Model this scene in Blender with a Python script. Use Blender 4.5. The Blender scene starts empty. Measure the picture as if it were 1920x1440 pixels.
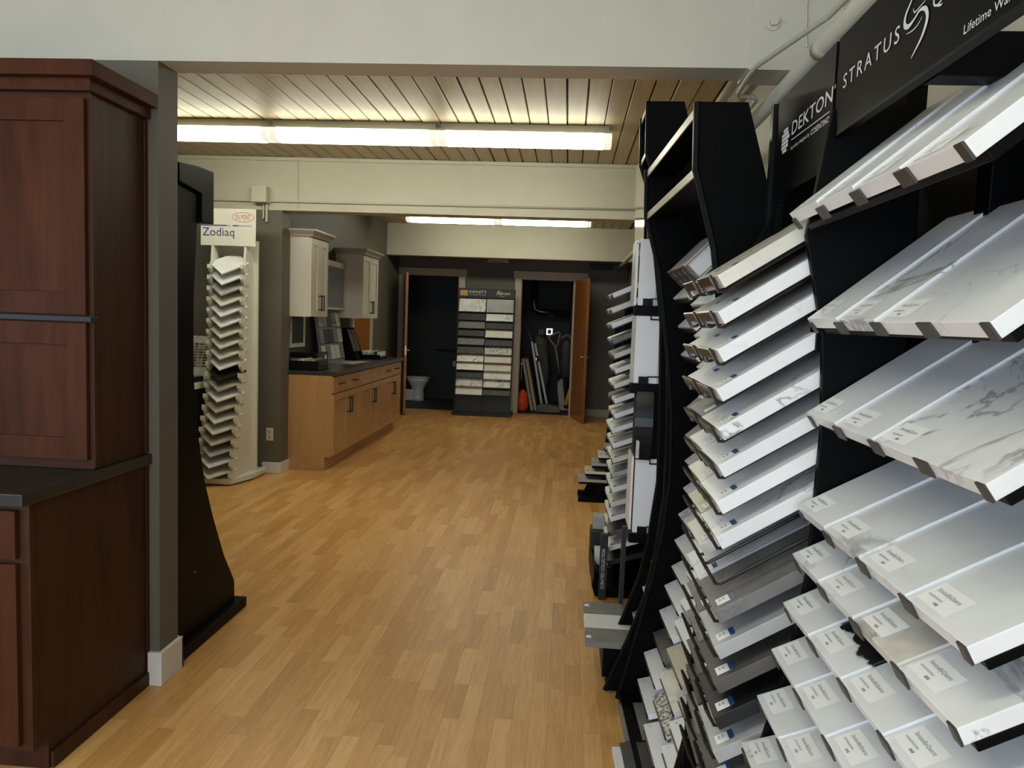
import bpy, bmesh, math, random
from mathutils import Matrix, Vector, Euler
random.seed(7)
RD = math.radians
SC = bpy.context.scene
COL = SC.collection

# ------------------------------------------------------------------ camera
CAMH = 1.49
def cam_axes(yaw, pitch, roll):
    cy, sy, cp, sp = math.cos(yaw), math.sin(yaw), math.cos(pitch), math.sin(pitch)
    f = Vector((-sy * cp, cy * cp, -sp)); r = Vector((cy, sy, 0)); u = r.cross(f)
    c, s = math.cos(roll), math.sin(roll)
    return c * r + s * u, -s * r + c * u, f
r_, u_, f_ = cam_axes(RD(4.05), RD(4.81), RD(2.10))
cd = bpy.data.cameras.new('camera'); cam = bpy.data.objects.new('camera', cd); COL.objects.link(cam)
cd.sensor_fit = 'HORIZONTAL'; cd.sensor_width = 36.0; cd.lens = 1420.0 / 1920.0 * 36.0
cd.clip_start = 0.05
cam.matrix_world = Matrix(((r_.x, u_.x, -f_.x, 0), (r_.y, u_.y, -f_.y, 0), (r_.z, u_.z, -f_.z, CAMH), (0, 0, 0, 1)))
SC.camera = cam
SC.view_settings.view_transform = 'Standard'; SC.view_settings.look = 'None'
SC.view_settings.gamma = 1.0; SC.view_settings.use_curve_mapping = False
SC.view_settings.exposure = 0.0
SC.cycles.use_denoising = True
SC.cycles.max_bounces = 8; SC.cycles.diffuse_bounces = 4; SC.cycles.glossy_bounces = 4
SC.cycles.sample_clamp_indirect = 6.0

# ------------------------------------------------------------------ world and daylight through the shop window behind the camera, plus an added fill at the left
W = bpy.data.worlds.new('world'); SC.world = W; W.use_nodes = True
W.node_tree.nodes['Background'].inputs[0].default_value = (0.62, 0.78, 1.0, 1)
W.node_tree.nodes['Background'].inputs[1].default_value = 1.0
TUBE = 17.0          # emission of the fluorescent lenses
DAY = 125.0           # daylight through the shop window
def area(name, loc, rot, sx, sy, power, color):
    l = bpy.data.lights.new(name, 'AREA'); l.shape = 'RECTANGLE'; l.size = sx; l.size_y = sy
    l.energy = power; l.color = color
    o = bpy.data.objects.new(name, l); COL.objects.link(o); o.location = loc; o.rotation_euler = rot
    return o
area('window_daylight', (-1.2, -2.62, 1.45), (RD(90), 0, 0), 4.2, 1.9, DAY, (0.76, 0.87, 1.0))
area('added_side_fill', (-4.72, -0.7, 1.45), (RD(90), 0, RD(-90)), 2.6, 1.9, DAY * 0.48, (0.76, 0.87, 1.0))  # unseen fill light added at the left to brighten the slab tops

# ------------------------------------------------------------------ materials
MATS = {}
def nt(name):
    m = bpy.data.materials.new(name); m.use_nodes = True
    t = m.node_tree; b = t.nodes['Principled BSDF']
    MATS[name] = m
    return m, t, b
def N(t, typ, **kw):
    n = t.nodes.new(typ)
    for k, v in kw.items(): setattr(n, k, v)
    return n
def mixc(t, fac, a, b, blend='MIX'):
    n = t.nodes.new('ShaderNodeMix'); n.data_type = 'RGBA'; n.blend_type = blend
    for sock, v in ((n.inputs[0], fac), (n.inputs[6], a), (n.inputs[7], b)):
        if hasattr(v, 'is_output'): t.links.new(v, sock)
        elif isinstance(v, (int, float)): sock.default_value = v
        else: sock.default_value = (*v, 1) if len(v) == 3 else v
    return n.outputs[2]
def math_(t, op, a, b=0.5):
    n = t.nodes.new('ShaderNodeMath'); n.operation = op
    for i, v in enumerate((a, b)):
        if hasattr(v, 'is_output'): t.links.new(v, n.inputs[i])
        else: n.inputs[i].default_value = v
    return n.outputs[0]
def ramp(t, fac, stops):
    n = t.nodes.new('ShaderNodeValToRGB'); t.links.new(fac, n.inputs[0])
    e = n.color_ramp.elements
    while len(e) < len(stops): e.new(0.5)
    for el, (p, c) in zip(e, stops):
        el.position = p; el.color = (*c, 1) if len(c) == 3 else c
    return n.outputs[0]
def coords(t, scale=(1, 1, 1), rnd=True):
    tc = N(t, 'ShaderNodeTexCoord'); mp = N(t, 'ShaderNodeMapping'); mp.inputs['Scale'].default_value = scale
    t.links.new(tc.outputs['Object'], mp.inputs[0])
    if rnd:
        oi = N(t, 'ShaderNodeObjectInfo'); cm = N(t, 'ShaderNodeCombineXYZ')
        k = math_(t, 'MULTIPLY', oi.outputs['Random'], 37.0)
        k2 = math_(t, 'MULTIPLY', oi.outputs['Random'], 91.0)
        for i, s in enumerate((k, k2, k)): t.links.new(s, cm.inputs[i])
        t.links.new(cm.outputs[0], mp.inputs['Location'])
    return mp.outputs[0]
def noise(t, vec, scale, detail=3, rough=0.5, dist=0.0):
    n = N(t, 'ShaderNodeTexNoise'); t.links.new(vec, n.inputs['Vector'])
    n.inputs['Scale'].default_value = scale; n.inputs['Detail'].default_value = detail
    n.inputs['Roughness'].default_value = rough; n.inputs['Distortion'].default_value = dist
    return n.outputs[0]
def bump(t, b, h, strength, dist=0.002):
    n = N(t, 'ShaderNodeBump'); n.inputs['Strength'].default_value = strength; n.inputs['Distance'].default_value = dist
    t.links.new(h, n.inputs['Height']); t.links.new(n.outputs[0], b.inputs['Normal'])
def plain(name, col, rough=0.5, metal=0.0, var=0.06, nscale=6.0, bmp=0.0, spec=0.5):
    m, t, b = nt(name)
    v = coords(t, rnd=False); n = noise(t, v, nscale, 4)
    lo = tuple(max(0, c * (1 - var)) for c in col); hi = tuple(min(1, c * (1 + var)) for c in col)
    t.links.new(ramp(t, n, [(0.3, lo), (0.7, hi)]), b.inputs['Base Color'])
    b.inputs['Roughness'].default_value = rough; b.inputs['Metallic'].default_value = metal
    b.inputs['Specular IOR Level'].default_value = spec
    if bmp: bump(t, b, noise(t, v, 90, 3), bmp)
    return m
def wood(name, c1, c2, rough=0.35, axis=2, sc=14.0, stretch=0.09, coat=0.0, spec=0.5):
    m, t, b = nt(name)
    s = [1, 1, 1]; s[axis] = stretch
    v = coords(t, tuple(s)); n = noise(t, v, sc, 5, 0.6, 1.2); n2 = noise(t, v, sc * 6, 3, 0.6)
    n3 = noise(t, coords(t, (1, 1, 1)), 2.2, 3)
    k = math_(t, 'ADD', math_(t, 'MULTIPLY', n, 0.6), math_(t, 'ADD', math_(t, 'MULTIPLY', n2, 0.18), math_(t, 'MULTIPLY', n3, 0.22)))
    t.links.new(ramp(t, k, [(0.36, c1), (0.64, c2)]), b.inputs['Base Color'])
    b.inputs['Roughness'].default_value = rough; b.inputs['Specular IOR Level'].default_value = spec; b.inputs['Coat Weight'].default_value = coat; b.inputs['Coat Roughness'].default_value = 0.25
    return m
def stone(name, base, vein, width=0.02, amount=0.7, scale=3.0, cloud=0.05, rough=0.3, stretch=(1, 1, 1), dist=1.4):
    m, t, b = nt(name)
    v = coords(t, stretch); n = noise(t, v, scale, 5, 0.55, dist)
    d = math_(t, 'ABSOLUTE', math_(t, 'SUBTRACT', n, 0.5))
    mask = ramp(t, d, [(0.0, (1, 1, 1)), (width, (0, 0, 0))])
    big = ramp(t, noise(t, v, scale * 0.8, 2), [(0.46, (0, 0, 0)), (0.6, (1, 1, 1))])
    mk = math_(t, 'MULTIPLY', math_(t, 'MULTIPLY', mask, big), amount)
    cl = noise(t, v, scale * 2.2, 4)
    lo = tuple(c * (1 - cloud) for c in base); hi = tuple(min(1, c * (1 + cloud)) for c in base)
    c = mixc(t, mk, ramp(t, cl, [(0.35, lo), (0.65, hi)]), vein)
    t.links.new(c, b.inputs['Base Color']); b.inputs['Roughness'].default_value = rough
    return m
def speckle(name, a, c, scale=90, rough=0.35, lo=.45, hi=.55):
    m, t, b = nt(name); v = coords(t)
    t.links.new(ramp(t, noise(t, v, scale, 3, 0.7), [(lo, a), (hi, c)]), b.inputs['Base Color'])
    b.inputs['Roughness'].default_value = rough
    return m
def emit(name, col, strength):
    m, t, b = nt(name)
    b.inputs['Base Color'].default_value = (*col, 1); b.inputs['Emission Color'].default_value = (*col, 1)
    b.inputs['Emission Strength'].default_value = strength
    return m

def srgb(r, g, b):
    f = lambda c: (c / 255 / 12.92) if c / 255 <= 0.04045 else ((c / 255 + 0.055) / 1.055) ** 2.4
    return (f(r), f(g), f(b))

plain('cream_paint', (0.50, 0.475, 0.375), 0.5, var=0.03, bmp=0.05)
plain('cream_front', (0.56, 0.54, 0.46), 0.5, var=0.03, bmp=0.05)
plain('taupe_paint', (0.118, 0.105, 0.083), 0.6, var=0.04, bmp=0.06)
plain('ceiling_paint', (0.46, 0.38, 0.25), 0.55, var=0.12, nscale=3, bmp=0.15)
plain('groove_dark', (0.03, 0.022, 0.012), 0.9)
plain('base_white', (0.68, 0.66, 0.62), 0.4, var=0.02)
plain('trim_cream', (0.46, 0.42, 0.32), 0.45, var=0.03)
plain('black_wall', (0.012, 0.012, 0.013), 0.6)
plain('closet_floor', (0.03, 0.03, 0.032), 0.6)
plain('black_mel', (0.0028, 0.0028, 0.0031), 0.42, var=0.2, bmp=0.02, spec=0.07)
plain('black_gran', (0.0022, 0.0022, 0.0024), 0.5, var=0.5, nscale=160, bmp=0.15, spec=0.05)
plain('black_gloss', (0.008, 0.008, 0.009), 0.2, spec=0.2)
plain('charcoal', (0.022, 0.022, 0.026), 0.45, spec=0.3)
plain('sign_dark', (0.0040, 0.0040, 0.0034), 0.30, spec=0.025)
plain('wire_black', (0.014, 0.013, 0.012), 0.28, var=0.1)
plain('clip_brown', (0.040, 0.034, 0.028), 0.45, var=0.1)
plain('edge_tan', (0.42, 0.37, 0.29), 0.4)
plain('white_mel', (0.70, 0.69, 0.62), 0.35, var=0.02)
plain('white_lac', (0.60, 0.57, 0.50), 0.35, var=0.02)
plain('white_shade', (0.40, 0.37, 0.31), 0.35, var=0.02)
plain('sticker_white', (0.90, 0.90, 0.90), 0.4, var=0.01)
plain('sticker_blue', (0.03, 0.085, 0.21), 0.3)
plain('ink', (0.03, 0.03, 0.035), 0.5)
plain('ink_soft', (0.30, 0.30, 0.32), 0.5)
plain('sign_ink', (0.62, 0.64, 0.66), 0.4)
plain('sign_purple', (0.07, 0.06, 0.22), 0.5)
plain('sign_lilac', (0.36, 0.36, 0.55), 0.5)
plain('sign_red', (0.45, 0.05, 0.08), 0.5)
plain('sign_gold', (0.50, 0.27, 0.04), 0.4)
plain('brass', (0.62, 0.48, 0.25), 0.25, metal=1.0)
plain('chrome', (0.6, 0.6, 0.6), 0.18, metal=1.0)
plain('pipe_black', (0.02, 0.02, 0.02), 0.15)
plain('grey_plastic', (0.20, 0.20, 0.21), 0.4)
plain('grey_cloth', (0.09, 0.09, 0.085), 0.8, var=0.3)
plain('orange_cloth', (0.62, 0.065, 0.02), 0.7, var=0.25, nscale=20)
plain('yellow_paint', (0.55, 0.40, 0.02), 0.5)
plain('blue_plastic', (0.03, 0.09, 0.35), 0.4)
plain('ply_beige', (0.36, 0.30, 0.22), 0.6, var=0.1)
plain('porcelain', (0.60, 0.60, 0.57), 0.12)
plain('light_housing', (0.66, 0.66, 0.58), 0.4)
plain('glass_grey', (0.12, 0.13, 0.14), 0.12)
plain('paper', (0.55, 0.54, 0.50), 0.6, var=0.2, nscale=40)
plain('mirror_panel', (0.62, 0.60, 0.50), 0.06, metal=1.0)
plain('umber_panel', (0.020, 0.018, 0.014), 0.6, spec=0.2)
plain('dark_slot', (0.02, 0.018, 0.016), 0.6)
plain('tan_swatch', (0.20, 0.11, 0.06), 0.6)
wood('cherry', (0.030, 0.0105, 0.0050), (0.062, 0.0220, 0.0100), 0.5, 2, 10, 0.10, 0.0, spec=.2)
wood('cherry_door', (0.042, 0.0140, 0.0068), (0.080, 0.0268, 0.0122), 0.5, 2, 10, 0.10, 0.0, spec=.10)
wood('maple', (0.40, 0.215, 0.085), (0.50, 0.285, 0.125), 0.35, 2, 9, 0.12, 0.15)
wood('door_oak', (0.22, 0.075, 0.018), (0.34, 0.125, 0.032), 0.30, 2, 14, 0.06, 0.3)
stone('counter_dark', (0.020, 0.019, 0.018), (0.05, 0.047, 0.042), 0.02, 0.4, 4, 0.2, 0.35)
speckle('counter_grey', (0.022, 0.021, 0.020), (0.055, 0.052, 0.048), 160, 0.3)
stone('st_white', (0.77, 0.78, 0.79), (0.42, 0.42, 0.42), 0.012, 0.45, 3.0, 0.04)
stone('st_veined', (0.76, 0.77, 0.78), (0.18, 0.17, 0.17), 0.022, 0.75, 3.4, 0.06)
stone('st_bold', (0.75, 0.76, 0.77), (0.06, 0.06, 0.06), 0.045, 0.9, 2.6, 0.05)
stone('st_plain', (0.75, 0.76, 0.78), (0.60, 0.60, 0.60), 0.01, 0.2, 3.0, 0.03)
stone('st_cream', (0.66, 0.64, 0.57), (0.40, 0.34, 0.26), 0.02, 0.4, 3.2, 0.06)
stone('st_beige', (0.46, 0.41, 0.33), (0.30, 0.25, 0.19), 0.03, 0.4, 3.2, 0.08)
stone('st_lightgrey', (0.40, 0.40, 0.40), (0.28, 0.28, 0.28), 0.03, 0.4, 4.0, 0.08)
stone('st_grey', (0.17, 0.165, 0.16), (0.11, 0.10, 0.10), 0.03, 0.5, 5.0, 0.12, rough=0.5)
stone('st_taupe', (0.085, 0.078, 0.070), (0.05, 0.045, 0.04), 0.03, 0.5, 5.0, 0.15, rough=0.5)
stone('st_dark', (0.030, 0.030, 0.033), (0.06, 0.06, 0.06), 0.015, 0.4, 5.0, 0.15, rough=0.5)
stone('st_black', (0.008, 0.008, 0.009), (0.02, 0.02, 0.02), 0.01, 0.4, 5.0, 0.15, rough=0.5)
stone('st_brown', (0.045, 0.035, 0.028), (0.08, 0.06, 0.05), 0.02, 0.4, 6.0, 0.2, rough=0.5)
stone('st_marbled', (0.60, 0.57, 0.52), (0.12, 0.11, 0.10), 0.07, 0.9, 9.0, 0.12)
speckle('st_granite', (0.07, 0.065, 0.06), (0.62, 0.60, 0.55), 70)
m, t, b = nt('st_split')
v_ = coords(t, rnd=False); sx_ = N(t, 'ShaderNodeSeparateXYZ'); t.links.new(v_, sx_.inputs[0])
e_ = math_(t, 'ADD', sx_.outputs[0], math_(t, 'MULTIPLY', math_(t, 'SUBTRACT', noise(t, v_, 14, 4), .5), .12))
t.links.new(mixc(t, ramp(t, e_, [(.062, (0, 0, 0)), (.066, (1, 1, 1))]), (.75, .76, .77), (.012, .013, .012)), b.inputs['Base Color']); b.inputs['Roughness'].default_value = .25
plain('lens_off', (0.7, 0.7, 0.7), 0.3)
emit('tube_glow', (1.0, 1.0, 0.80), TUBE)
emit('tube_end', (1.0, 1.0, 0.85), 0.75)
emit('glow_white', (1.0, 1.0, 1.0), 1.2)

# strip-laminate floor: tone differs from strip to strip
m, t, b = nt('laminate')
oi = N(t, 'ShaderNodeObjectInfo'); ge = N(t, 'ShaderNodeNewGeometry')
tone = math_(t, 'FRACT', math_(t, 'ADD', oi.outputs['Random'], ge.outputs['Random Per Island']), 0)
geo = N(t, 'ShaderNodeNewGeometry'); mp = N(t, 'ShaderNodeMapping'); mp.inputs['Scale'].default_value = (1, 0.07, 1)
t.links.new(geo.outputs['Position'], mp.inputs[0])
cm = N(t, 'ShaderNodeCombineXYZ'); t.links.new(math_(t, 'MULTIPLY', tone, 60.0), cm.inputs[1]); t.links.new(math_(t, 'MULTIPLY', tone, 23.0), cm.inputs[2])
t.links.new(cm.outputs[0], mp.inputs['Location'])
g1 = noise(t, mp.outputs[0], 34, 5, 0.6, 1.6); g2 = noise(t, mp.outputs[0], 190, 3, 0.6)
g = math_(t, 'ADD', math_(t, 'MULTIPLY', g1, 0.65), math_(t, 'MULTIPLY', g2, 0.35))
base = ramp(t, tone, [(0.0, (0.560, 0.290, 0.088)), (0.5, (0.640, 0.352, 0.116)), (1.0, (0.740, 0.435, 0.166))])
grain = ramp(t, g, [(0.33, (0.70, 0.62, 0.54)), (0.60, (1.0, 1.0, 1.0))])
t.links.new(mixc(t, 0.75, base, grain, 'MULTIPLY'), b.inputs['Base Color'])
b.inputs['Roughness'].default_value = 0.36; b.inputs['Specular IOR Level'].default_value = 0.35

# ------------------------------------------------------------------ mesh builder
class MB:
    def __init__(s): s.v = []; s.f = []
    def add(s, vs, fs):
        o = len(s.v); s.v += [tuple(p) for p in vs]; s.f += [tuple(i + o for i in f) for f in fs]; return s
    def box(s, x0, x1, y0, y1, z0, z1):
        x0, x1 = min(x0, x1), max(x0, x1); y0, y1 = min(y0, y1), max(y0, y1); z0, z1 = min(z0, z1), max(z0, z1)
        return s.add([(x0, y0, z0), (x1, y0, z0), (x1, y1, z0), (x0, y1, z0), (x0, y0, z1), (x1, y0, z1), (x1, y1, z1), (x0, y1, z1)],
                     [(3, 2, 1, 0), (4, 5, 6, 7), (0, 1, 5, 4), (1, 2, 6, 5), (2, 3, 7, 6), (3, 0, 4, 7)])
    def prism(s, poly, axis, a, b):
        """polygon (p, q) in the plane across `axis`, extruded from a to b"""
        def P(p, w):
            return ((w, p[0], p[1]), (p[0], w, p[1]), (p[0], p[1], w))[axis]
        n = len(poly); vs = [P(p, a) for p in poly] + [P(p, b) for p in poly]
        fs = [tuple(range(n))[::-1], tuple(range(n, 2 * n))] + [(i, (i + 1) % n, n + (i + 1) % n, n + i) for i in range(n)]
        return s.add(vs, fs)
    def tube(s, pts, r, n=8, rs=None):
        pts = [Vector(p) for p in pts]; rings = []
        prev = None
        for i, p in enumerate(pts):
            d = ((pts[min(i + 1, len(pts) - 1)] - pts[max(i - 1, 0)])).normalized()
            if prev is None:
                a = Vector((0, 0, 1)) if abs(d.z) < 0.9 else Vector((1, 0, 0))
                x = d.cross(a).normalized()
            else:
                x = (prev - d * prev.dot(d)).normalized()
            prev = x; y = d.cross(x); rr = rs[i] if rs else r
            rings.append([p + (x * math.cos(k * 2 * math.pi / n) + y * math.sin(k * 2 * math.pi / n)) * rr for k in range(n)])
        vs = [q for R in rings for q in R]; fs = []
        for i in range(len(rings) - 1):
            for k in range(n):
                fs.append((i * n + k, i * n + (k + 1) % n, (i + 1) * n + (k + 1) % n, (i + 1) * n + k))
        fs.append(tuple(range(n))[::-1]); fs.append(tuple((len(rings) - 1) * n + k for k in range(n)))
        return s.add(vs, fs)
    def lathe(s, prof, c, n=20, sx=1, sy=1):
        vs = []; fs = []
        for r, z in prof:
            for k in range(n):
                a = 2 * math.pi * k / n; vs.append((c[0] + r * sx * math.cos(a), c[1] + r * sy * math.sin(a), c[2] + z))
        for i in range(len(prof) - 1):
            for k in range(n): fs.append((i * n + k, i * n + (k + 1) % n, (i + 1) * n + (k + 1) % n, (i + 1) * n + k))
        fs.append(tuple(range(n))[::-1]); fs.append(tuple((len(prof) - 1) * n + k for k in range(n)))
        return s.add(vs, fs)
    def mesh(s, name, mat=None, bevel=0.0, smooth=False):
        me = bpy.data.meshes.new(name); me.from_pydata(s.v, [], s.f)
        bm = bmesh.new(); bm.from_mesh(me); bmesh.ops.recalc_face_normals(bm, faces=bm.faces)
        if bevel:
            es = [e for e in bm.edges if len(e.link_faces) == 2 and e.calc_face_angle(0) > 0.6]
            bmesh.ops.bevel(bm, geom=es, offset=bevel, segments=2, affect='EDGES', profile=0.6, clamp_overlap=True)
        bm.to_mesh(me); bm.free()
        if smooth:
            for p in me.polygons: p.use_smooth = True
        if mat: me.materials.append(MATS[mat])
        return me
    def build(s, name, mat, parent=None, bevel=0.0, smooth=False, local=False):
        """world coordinates (origin moved to the base centre) unless local"""
        if not local:
            if parent is not None:
                M = WORLD[parent.name].inverted(); vs = [M @ Vector(p) for p in s.v]
            else: vs = [Vector(p) for p in s.v]
            xs = [p.x for p in vs]; ys = [p.y for p in vs]; zs = [p.z for p in vs]
            o0 = Vector(((min(xs) + max(xs)) / 2, (min(ys) + max(ys)) / 2, min(zs)))
            s.v = [tuple(p - o0) for p in vs]
        else: o0 = Vector((0, 0, 0))
        ob = bpy.data.objects.new(name, s.mesh(name, mat, bevel, smooth)); COL.objects.link(ob)
        ob.location = o0
        if parent is not None: ob.parent = parent
        WORLD[ob.name] = (WORLD[parent.name] if parent is not None else Matrix()) @ Matrix.Translation(o0)
        return ob
WORLD = {}
def B(*a): return MB().box(*a)
def tag(o, label=None, cat=None, group=None, kind=None):
    if label: o['label'] = label
    if cat: o['category'] = cat
    if group: o['group'] = group
    if kind: o['kind'] = kind
    return o
def thing(name, label, cat, loc=(0, 0, 0), rot=(0, 0, 0), group=None):
    o = bpy.data.objects.new(name, None); COL.objects.link(o); o.empty_display_size = 0.1
    o.location = loc; o.rotation_euler = rot
    WORLD[o.name] = Matrix.Translation(loc) @ Euler(rot).to_matrix().to_4x4()
    return tag(o, label, cat, group)
def inst(name, me, mat, loc, rot=(0, 0, 0), parent=None, scale=None):
    """an object on shared mesh data with its own material"""
    o = bpy.data.objects.new(name, me); COL.objects.link(o); o.location = loc; o.rotation_euler = rot
    if scale: o.scale = scale
    if mat:
        o.material_slots[0].link = 'OBJECT'; o.material_slots[0].material = MATS[mat]
    if parent is not None: o.parent = parent
    return o
TEXTS = {}
def text_mesh(body, mat, height=None, width=None, shear=0.0, spacing=1.0, bold=0.0):
    key = (body, mat, height, width, shear, spacing, bold)
    if key in TEXTS: return TEXTS[key]
    c = bpy.data.curves.new('lettering', 'FONT'); c.body = body; c.size = 1.0; c.shear = shear; c.space_character = spacing; c.offset = bold
    c.resolution_u = 3
    o = bpy.data.objects.new('lettering', c); me = bpy.data.meshes.new_from_object(o)
    bpy.data.objects.remove(o)
    xs = [v.co.x for v in me.vertices]; ys = [v.co.y for v in me.vertices]
    x0, y0 = min(xs), min(ys); sx = sy = 1.0
    if height: sy = height / (max(ys) - y0); sx = sy
    if width: sx = width / (max(xs) - x0)
    if width and not height: sy = sx
    for v in me.vertices: v.co = ((v.co.x - x0) * sx, (v.co.y - y0) * sy, 0)
    me.materials.clear(); me.materials.append(MATS[mat]); me.name = 'lettering'
    TEXTS[key] = me
    return me
def put_text(me, parent, M, name='lettering'):
    """M: local matrix in parent's frame"""
    o = bpy.data.objects.new(name, me); COL.objects.link(o)
    if parent is not None: o.parent = parent
    o.matrix_local = M
    return o
def frame(origin, xdir, ydir):
    x = Vector(xdir).normalized(); y = Vector(ydir).normalized(); z = x.cross(y); o = Vector(origin)
    return Matrix(((x.x, y.x, z.x, o.x), (x.y, y.y, z.y, o.y), (x.z, y.z, z.z, o.z), (0, 0, 0, 1)))
def loc_of(parent, M): return WORLD[parent.name].inverted() @ M
ORD = ['top', 'second', 'third', 'fourth', 'fifth', 'sixth', 'seventh', 'eighth', 'ninth', 'tenth', 'eleventh', 'twelfth', 'thirteenth',
       'fourteenth', 'fifteenth', 'sixteenth', 'seventeenth', 'eighteenth', 'nineteenth', 'twentieth', 'twenty-first']
def rowname(i): return 'top row' if i == 0 else f'{ORD[i]} row from top'
def struct(name, mb, mat, parent=None, bevel=0.0):
    o = mb.build(name, mat, parent, bevel)
    if parent is None: o['kind'] = 'structure'
    return o

# ================================================================== THE ROOM
XL, XR, YB, YF, ZC, ZB = -4.6, 0.90, -2.5, 12.1, 2.87, 2.40
B1, B2, B3 = (2.79, 2.93), (6.75, 6.95), (11.26, 11.46)

floor = struct('floor', B(XL, XR, YB, 13.9, -0.06, -0.002), 'groove_dark')
# floor strips
SW, GAP = 0.0655, 0.0005
strips = []
x = XL; rs = random.Random(3)
while x < XR - 0.001:
    x1 = min(x + SW, XR); y = YB - rs.uniform(0, 0.5)
    while y < YF:
        L = rs.choice((0.27, 0.34, 0.40, 0.47, 0.55))
        ya, yb = max(y, YB), min(y + L, YF)
        if yb - ya > 0.01: strips.append((x, x1, ya, yb))
        y += L
    x = x1
def seen(s):
    cx, cy = (s[0] + s[1]) / 2, (s[2] + s[3]) / 2
    return cy > 2.25 and cx > -1.62 and cx < 0.32
vis = sorted([s for s in strips if seen(s)], key=lambda s: (s[2] + s[3]))
near = vis[:300]; nearset = set(near)
sm = MB().add([(-.5, -.5, -.002), (.5, -.5, -.002), (.5, .5, -.002), (-.5, .5, -.002), (-.5, -.5, 0), (.5, -.5, 0), (.5, .5, 0), (-.5, .5, 0)],
              [(4, 5, 6, 7), (0, 1, 5, 4), (1, 2, 6, 5), (2, 3, 7, 6), (3, 0, 4, 7)]).mesh('plank', 'laminate')
for s in near:
    o = inst('plank', sm, None, ((s[0] + s[1]) / 2, (s[2] + s[3]) / 2, 0.031 + 0.029 - 0.0), parent=floor,
             scale=(s[1] - s[0] - GAP, s[3] - s[2] - GAP, 1))
    fl = WORLD['floor'].translation
    o.location = ((s[0] + s[1]) / 2 - fl.x, (s[2] + s[3]) / 2 - fl.y, 0 - fl.z)
rest = MB()
for s in strips:
    if s in nearset: continue
    h = GAP / 2
    x0, x1, y0, y1 = s[0] + h, s[1] - h, s[2] + h, s[3] - h
    rest.add([(x0, y0, -.002), (x1, y0, -.002), (x1, y1, -.002), (x0, y1, -.002), (x0, y0, 0), (x1, y0, 0), (x1, y1, 0), (x0, y1, 0)],
             [(4, 5, 6, 7), (0, 1, 5, 4), (1, 2, 6, 5), (2, 3, 7, 6), (3, 0, 4, 7)])
o = rest.build('plank_field', 'laminate', floor); o['kind'] = 'stuff'
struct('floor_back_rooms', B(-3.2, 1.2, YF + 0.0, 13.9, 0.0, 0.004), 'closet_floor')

# ceiling of painted boards, one bay after another
ceiling = struct('ceiling', B(XL, XR, YB, 13.9, ZC + 0.018, ZC + 0.10), 'groove_dark')
PWD = 0.130
pm = MB().prism([(-.5, 1), (-.5, .35), (-.47, 0), (.47, 0), (.5, .35), (.5, 1)], 1, -.5, .5).mesh('board', 'ceiling_paint')
cl = WORLD['ceiling'].translation
for (ya, yb) in ((YB, B1[0]), (B1[1], B2[0]), (B2[1], B3[0])):
    x = XL + 0.05
    if ya == YB:
        continue
    k = 0
    while x < XR:
        w = PWD if k % 7 != 3 else PWD * 0.9
        g = rs.choice((0.005, 0.006, 0.008, 0.011))
        dz = rs.uniform(-0.002, 0.002)
        wd = min(w, XR - x) - g
        if wd > 0.01:
            o = inst('board', pm, None, (x + w / 2 - cl.x, (ya + yb) / 2 - cl.y, ZC + dz - cl.z), parent=ceiling, scale=(wd, yb - ya, 0.018))
        x += w; k += 1
struct('ceiling_front_bay', B(XL, XR, YB, B1[0], ZC, ZC + 0.017), 'cream_paint')

# beams
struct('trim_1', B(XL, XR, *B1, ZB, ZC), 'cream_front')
struct('trim_2', B(XL, XR, *B2, ZB, ZC), 'cream_paint')
struct('trim_3', B(-2.74, XR, *B3, ZB, ZC), 'cream_paint')
struct('trim_4', B(XL, XR, B2[0] - 0.02, B2[0], ZC - 0.035, ZC - 0.012), 'cream_paint')
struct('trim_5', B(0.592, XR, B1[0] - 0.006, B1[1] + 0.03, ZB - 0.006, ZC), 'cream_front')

# walls
struct('wall_left', MB().box(XL - 0.1, XL, 0.6, B2[0], 0, ZC).box(XL - .1, XL, YB, -2.0, 0, ZC).box(XL - .1, XL, -2.0, .6, 0, .5).box(XL - .1, XL, -2.0, .6, 2.4, ZC), 'taupe_paint')
struct('added_window', MB().box(XL - .08, XL - .02, -2.0, .6, .5, .55).box(XL - .08, XL - .02, -2.0, .6, 2.35, 2.4).box(XL - .08, XL - .02, -2.0, -1.95, .55, 2.35).box(XL - .08, XL - .02, .55, .6, .55, 2.35).box(XL - .08, XL - .02, -.73, -.68, .55, 2.35), 'charcoal')  # unseen window frame, added in the left wall for the fill light
struct('wall_front_partition', B(XL, -1.555, 2.79, 2.93, 0, ZB), 'taupe_paint')
struct('wall_rear_partition', B(XL, -2.605, *B2, 0, ZB), 'taupe_paint')
struct('wall_left_rear', B(-2.84, -2.74, B2[1], YF, 0, ZC), 'taupe_paint')
struct('wall_right', B(XR, XR + 0.1, YB, 6.85, 0, ZC), 'cream_paint')
struct('wall_right_rear', B(XR, XR + 0.1, 6.85, YF + 1.8, 0, ZB), 'taupe_paint')
struct('wall_right_top', B(XR, XR + 0.1, 6.85, YF + 1.8, ZB, ZC), 'cream_paint')
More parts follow.
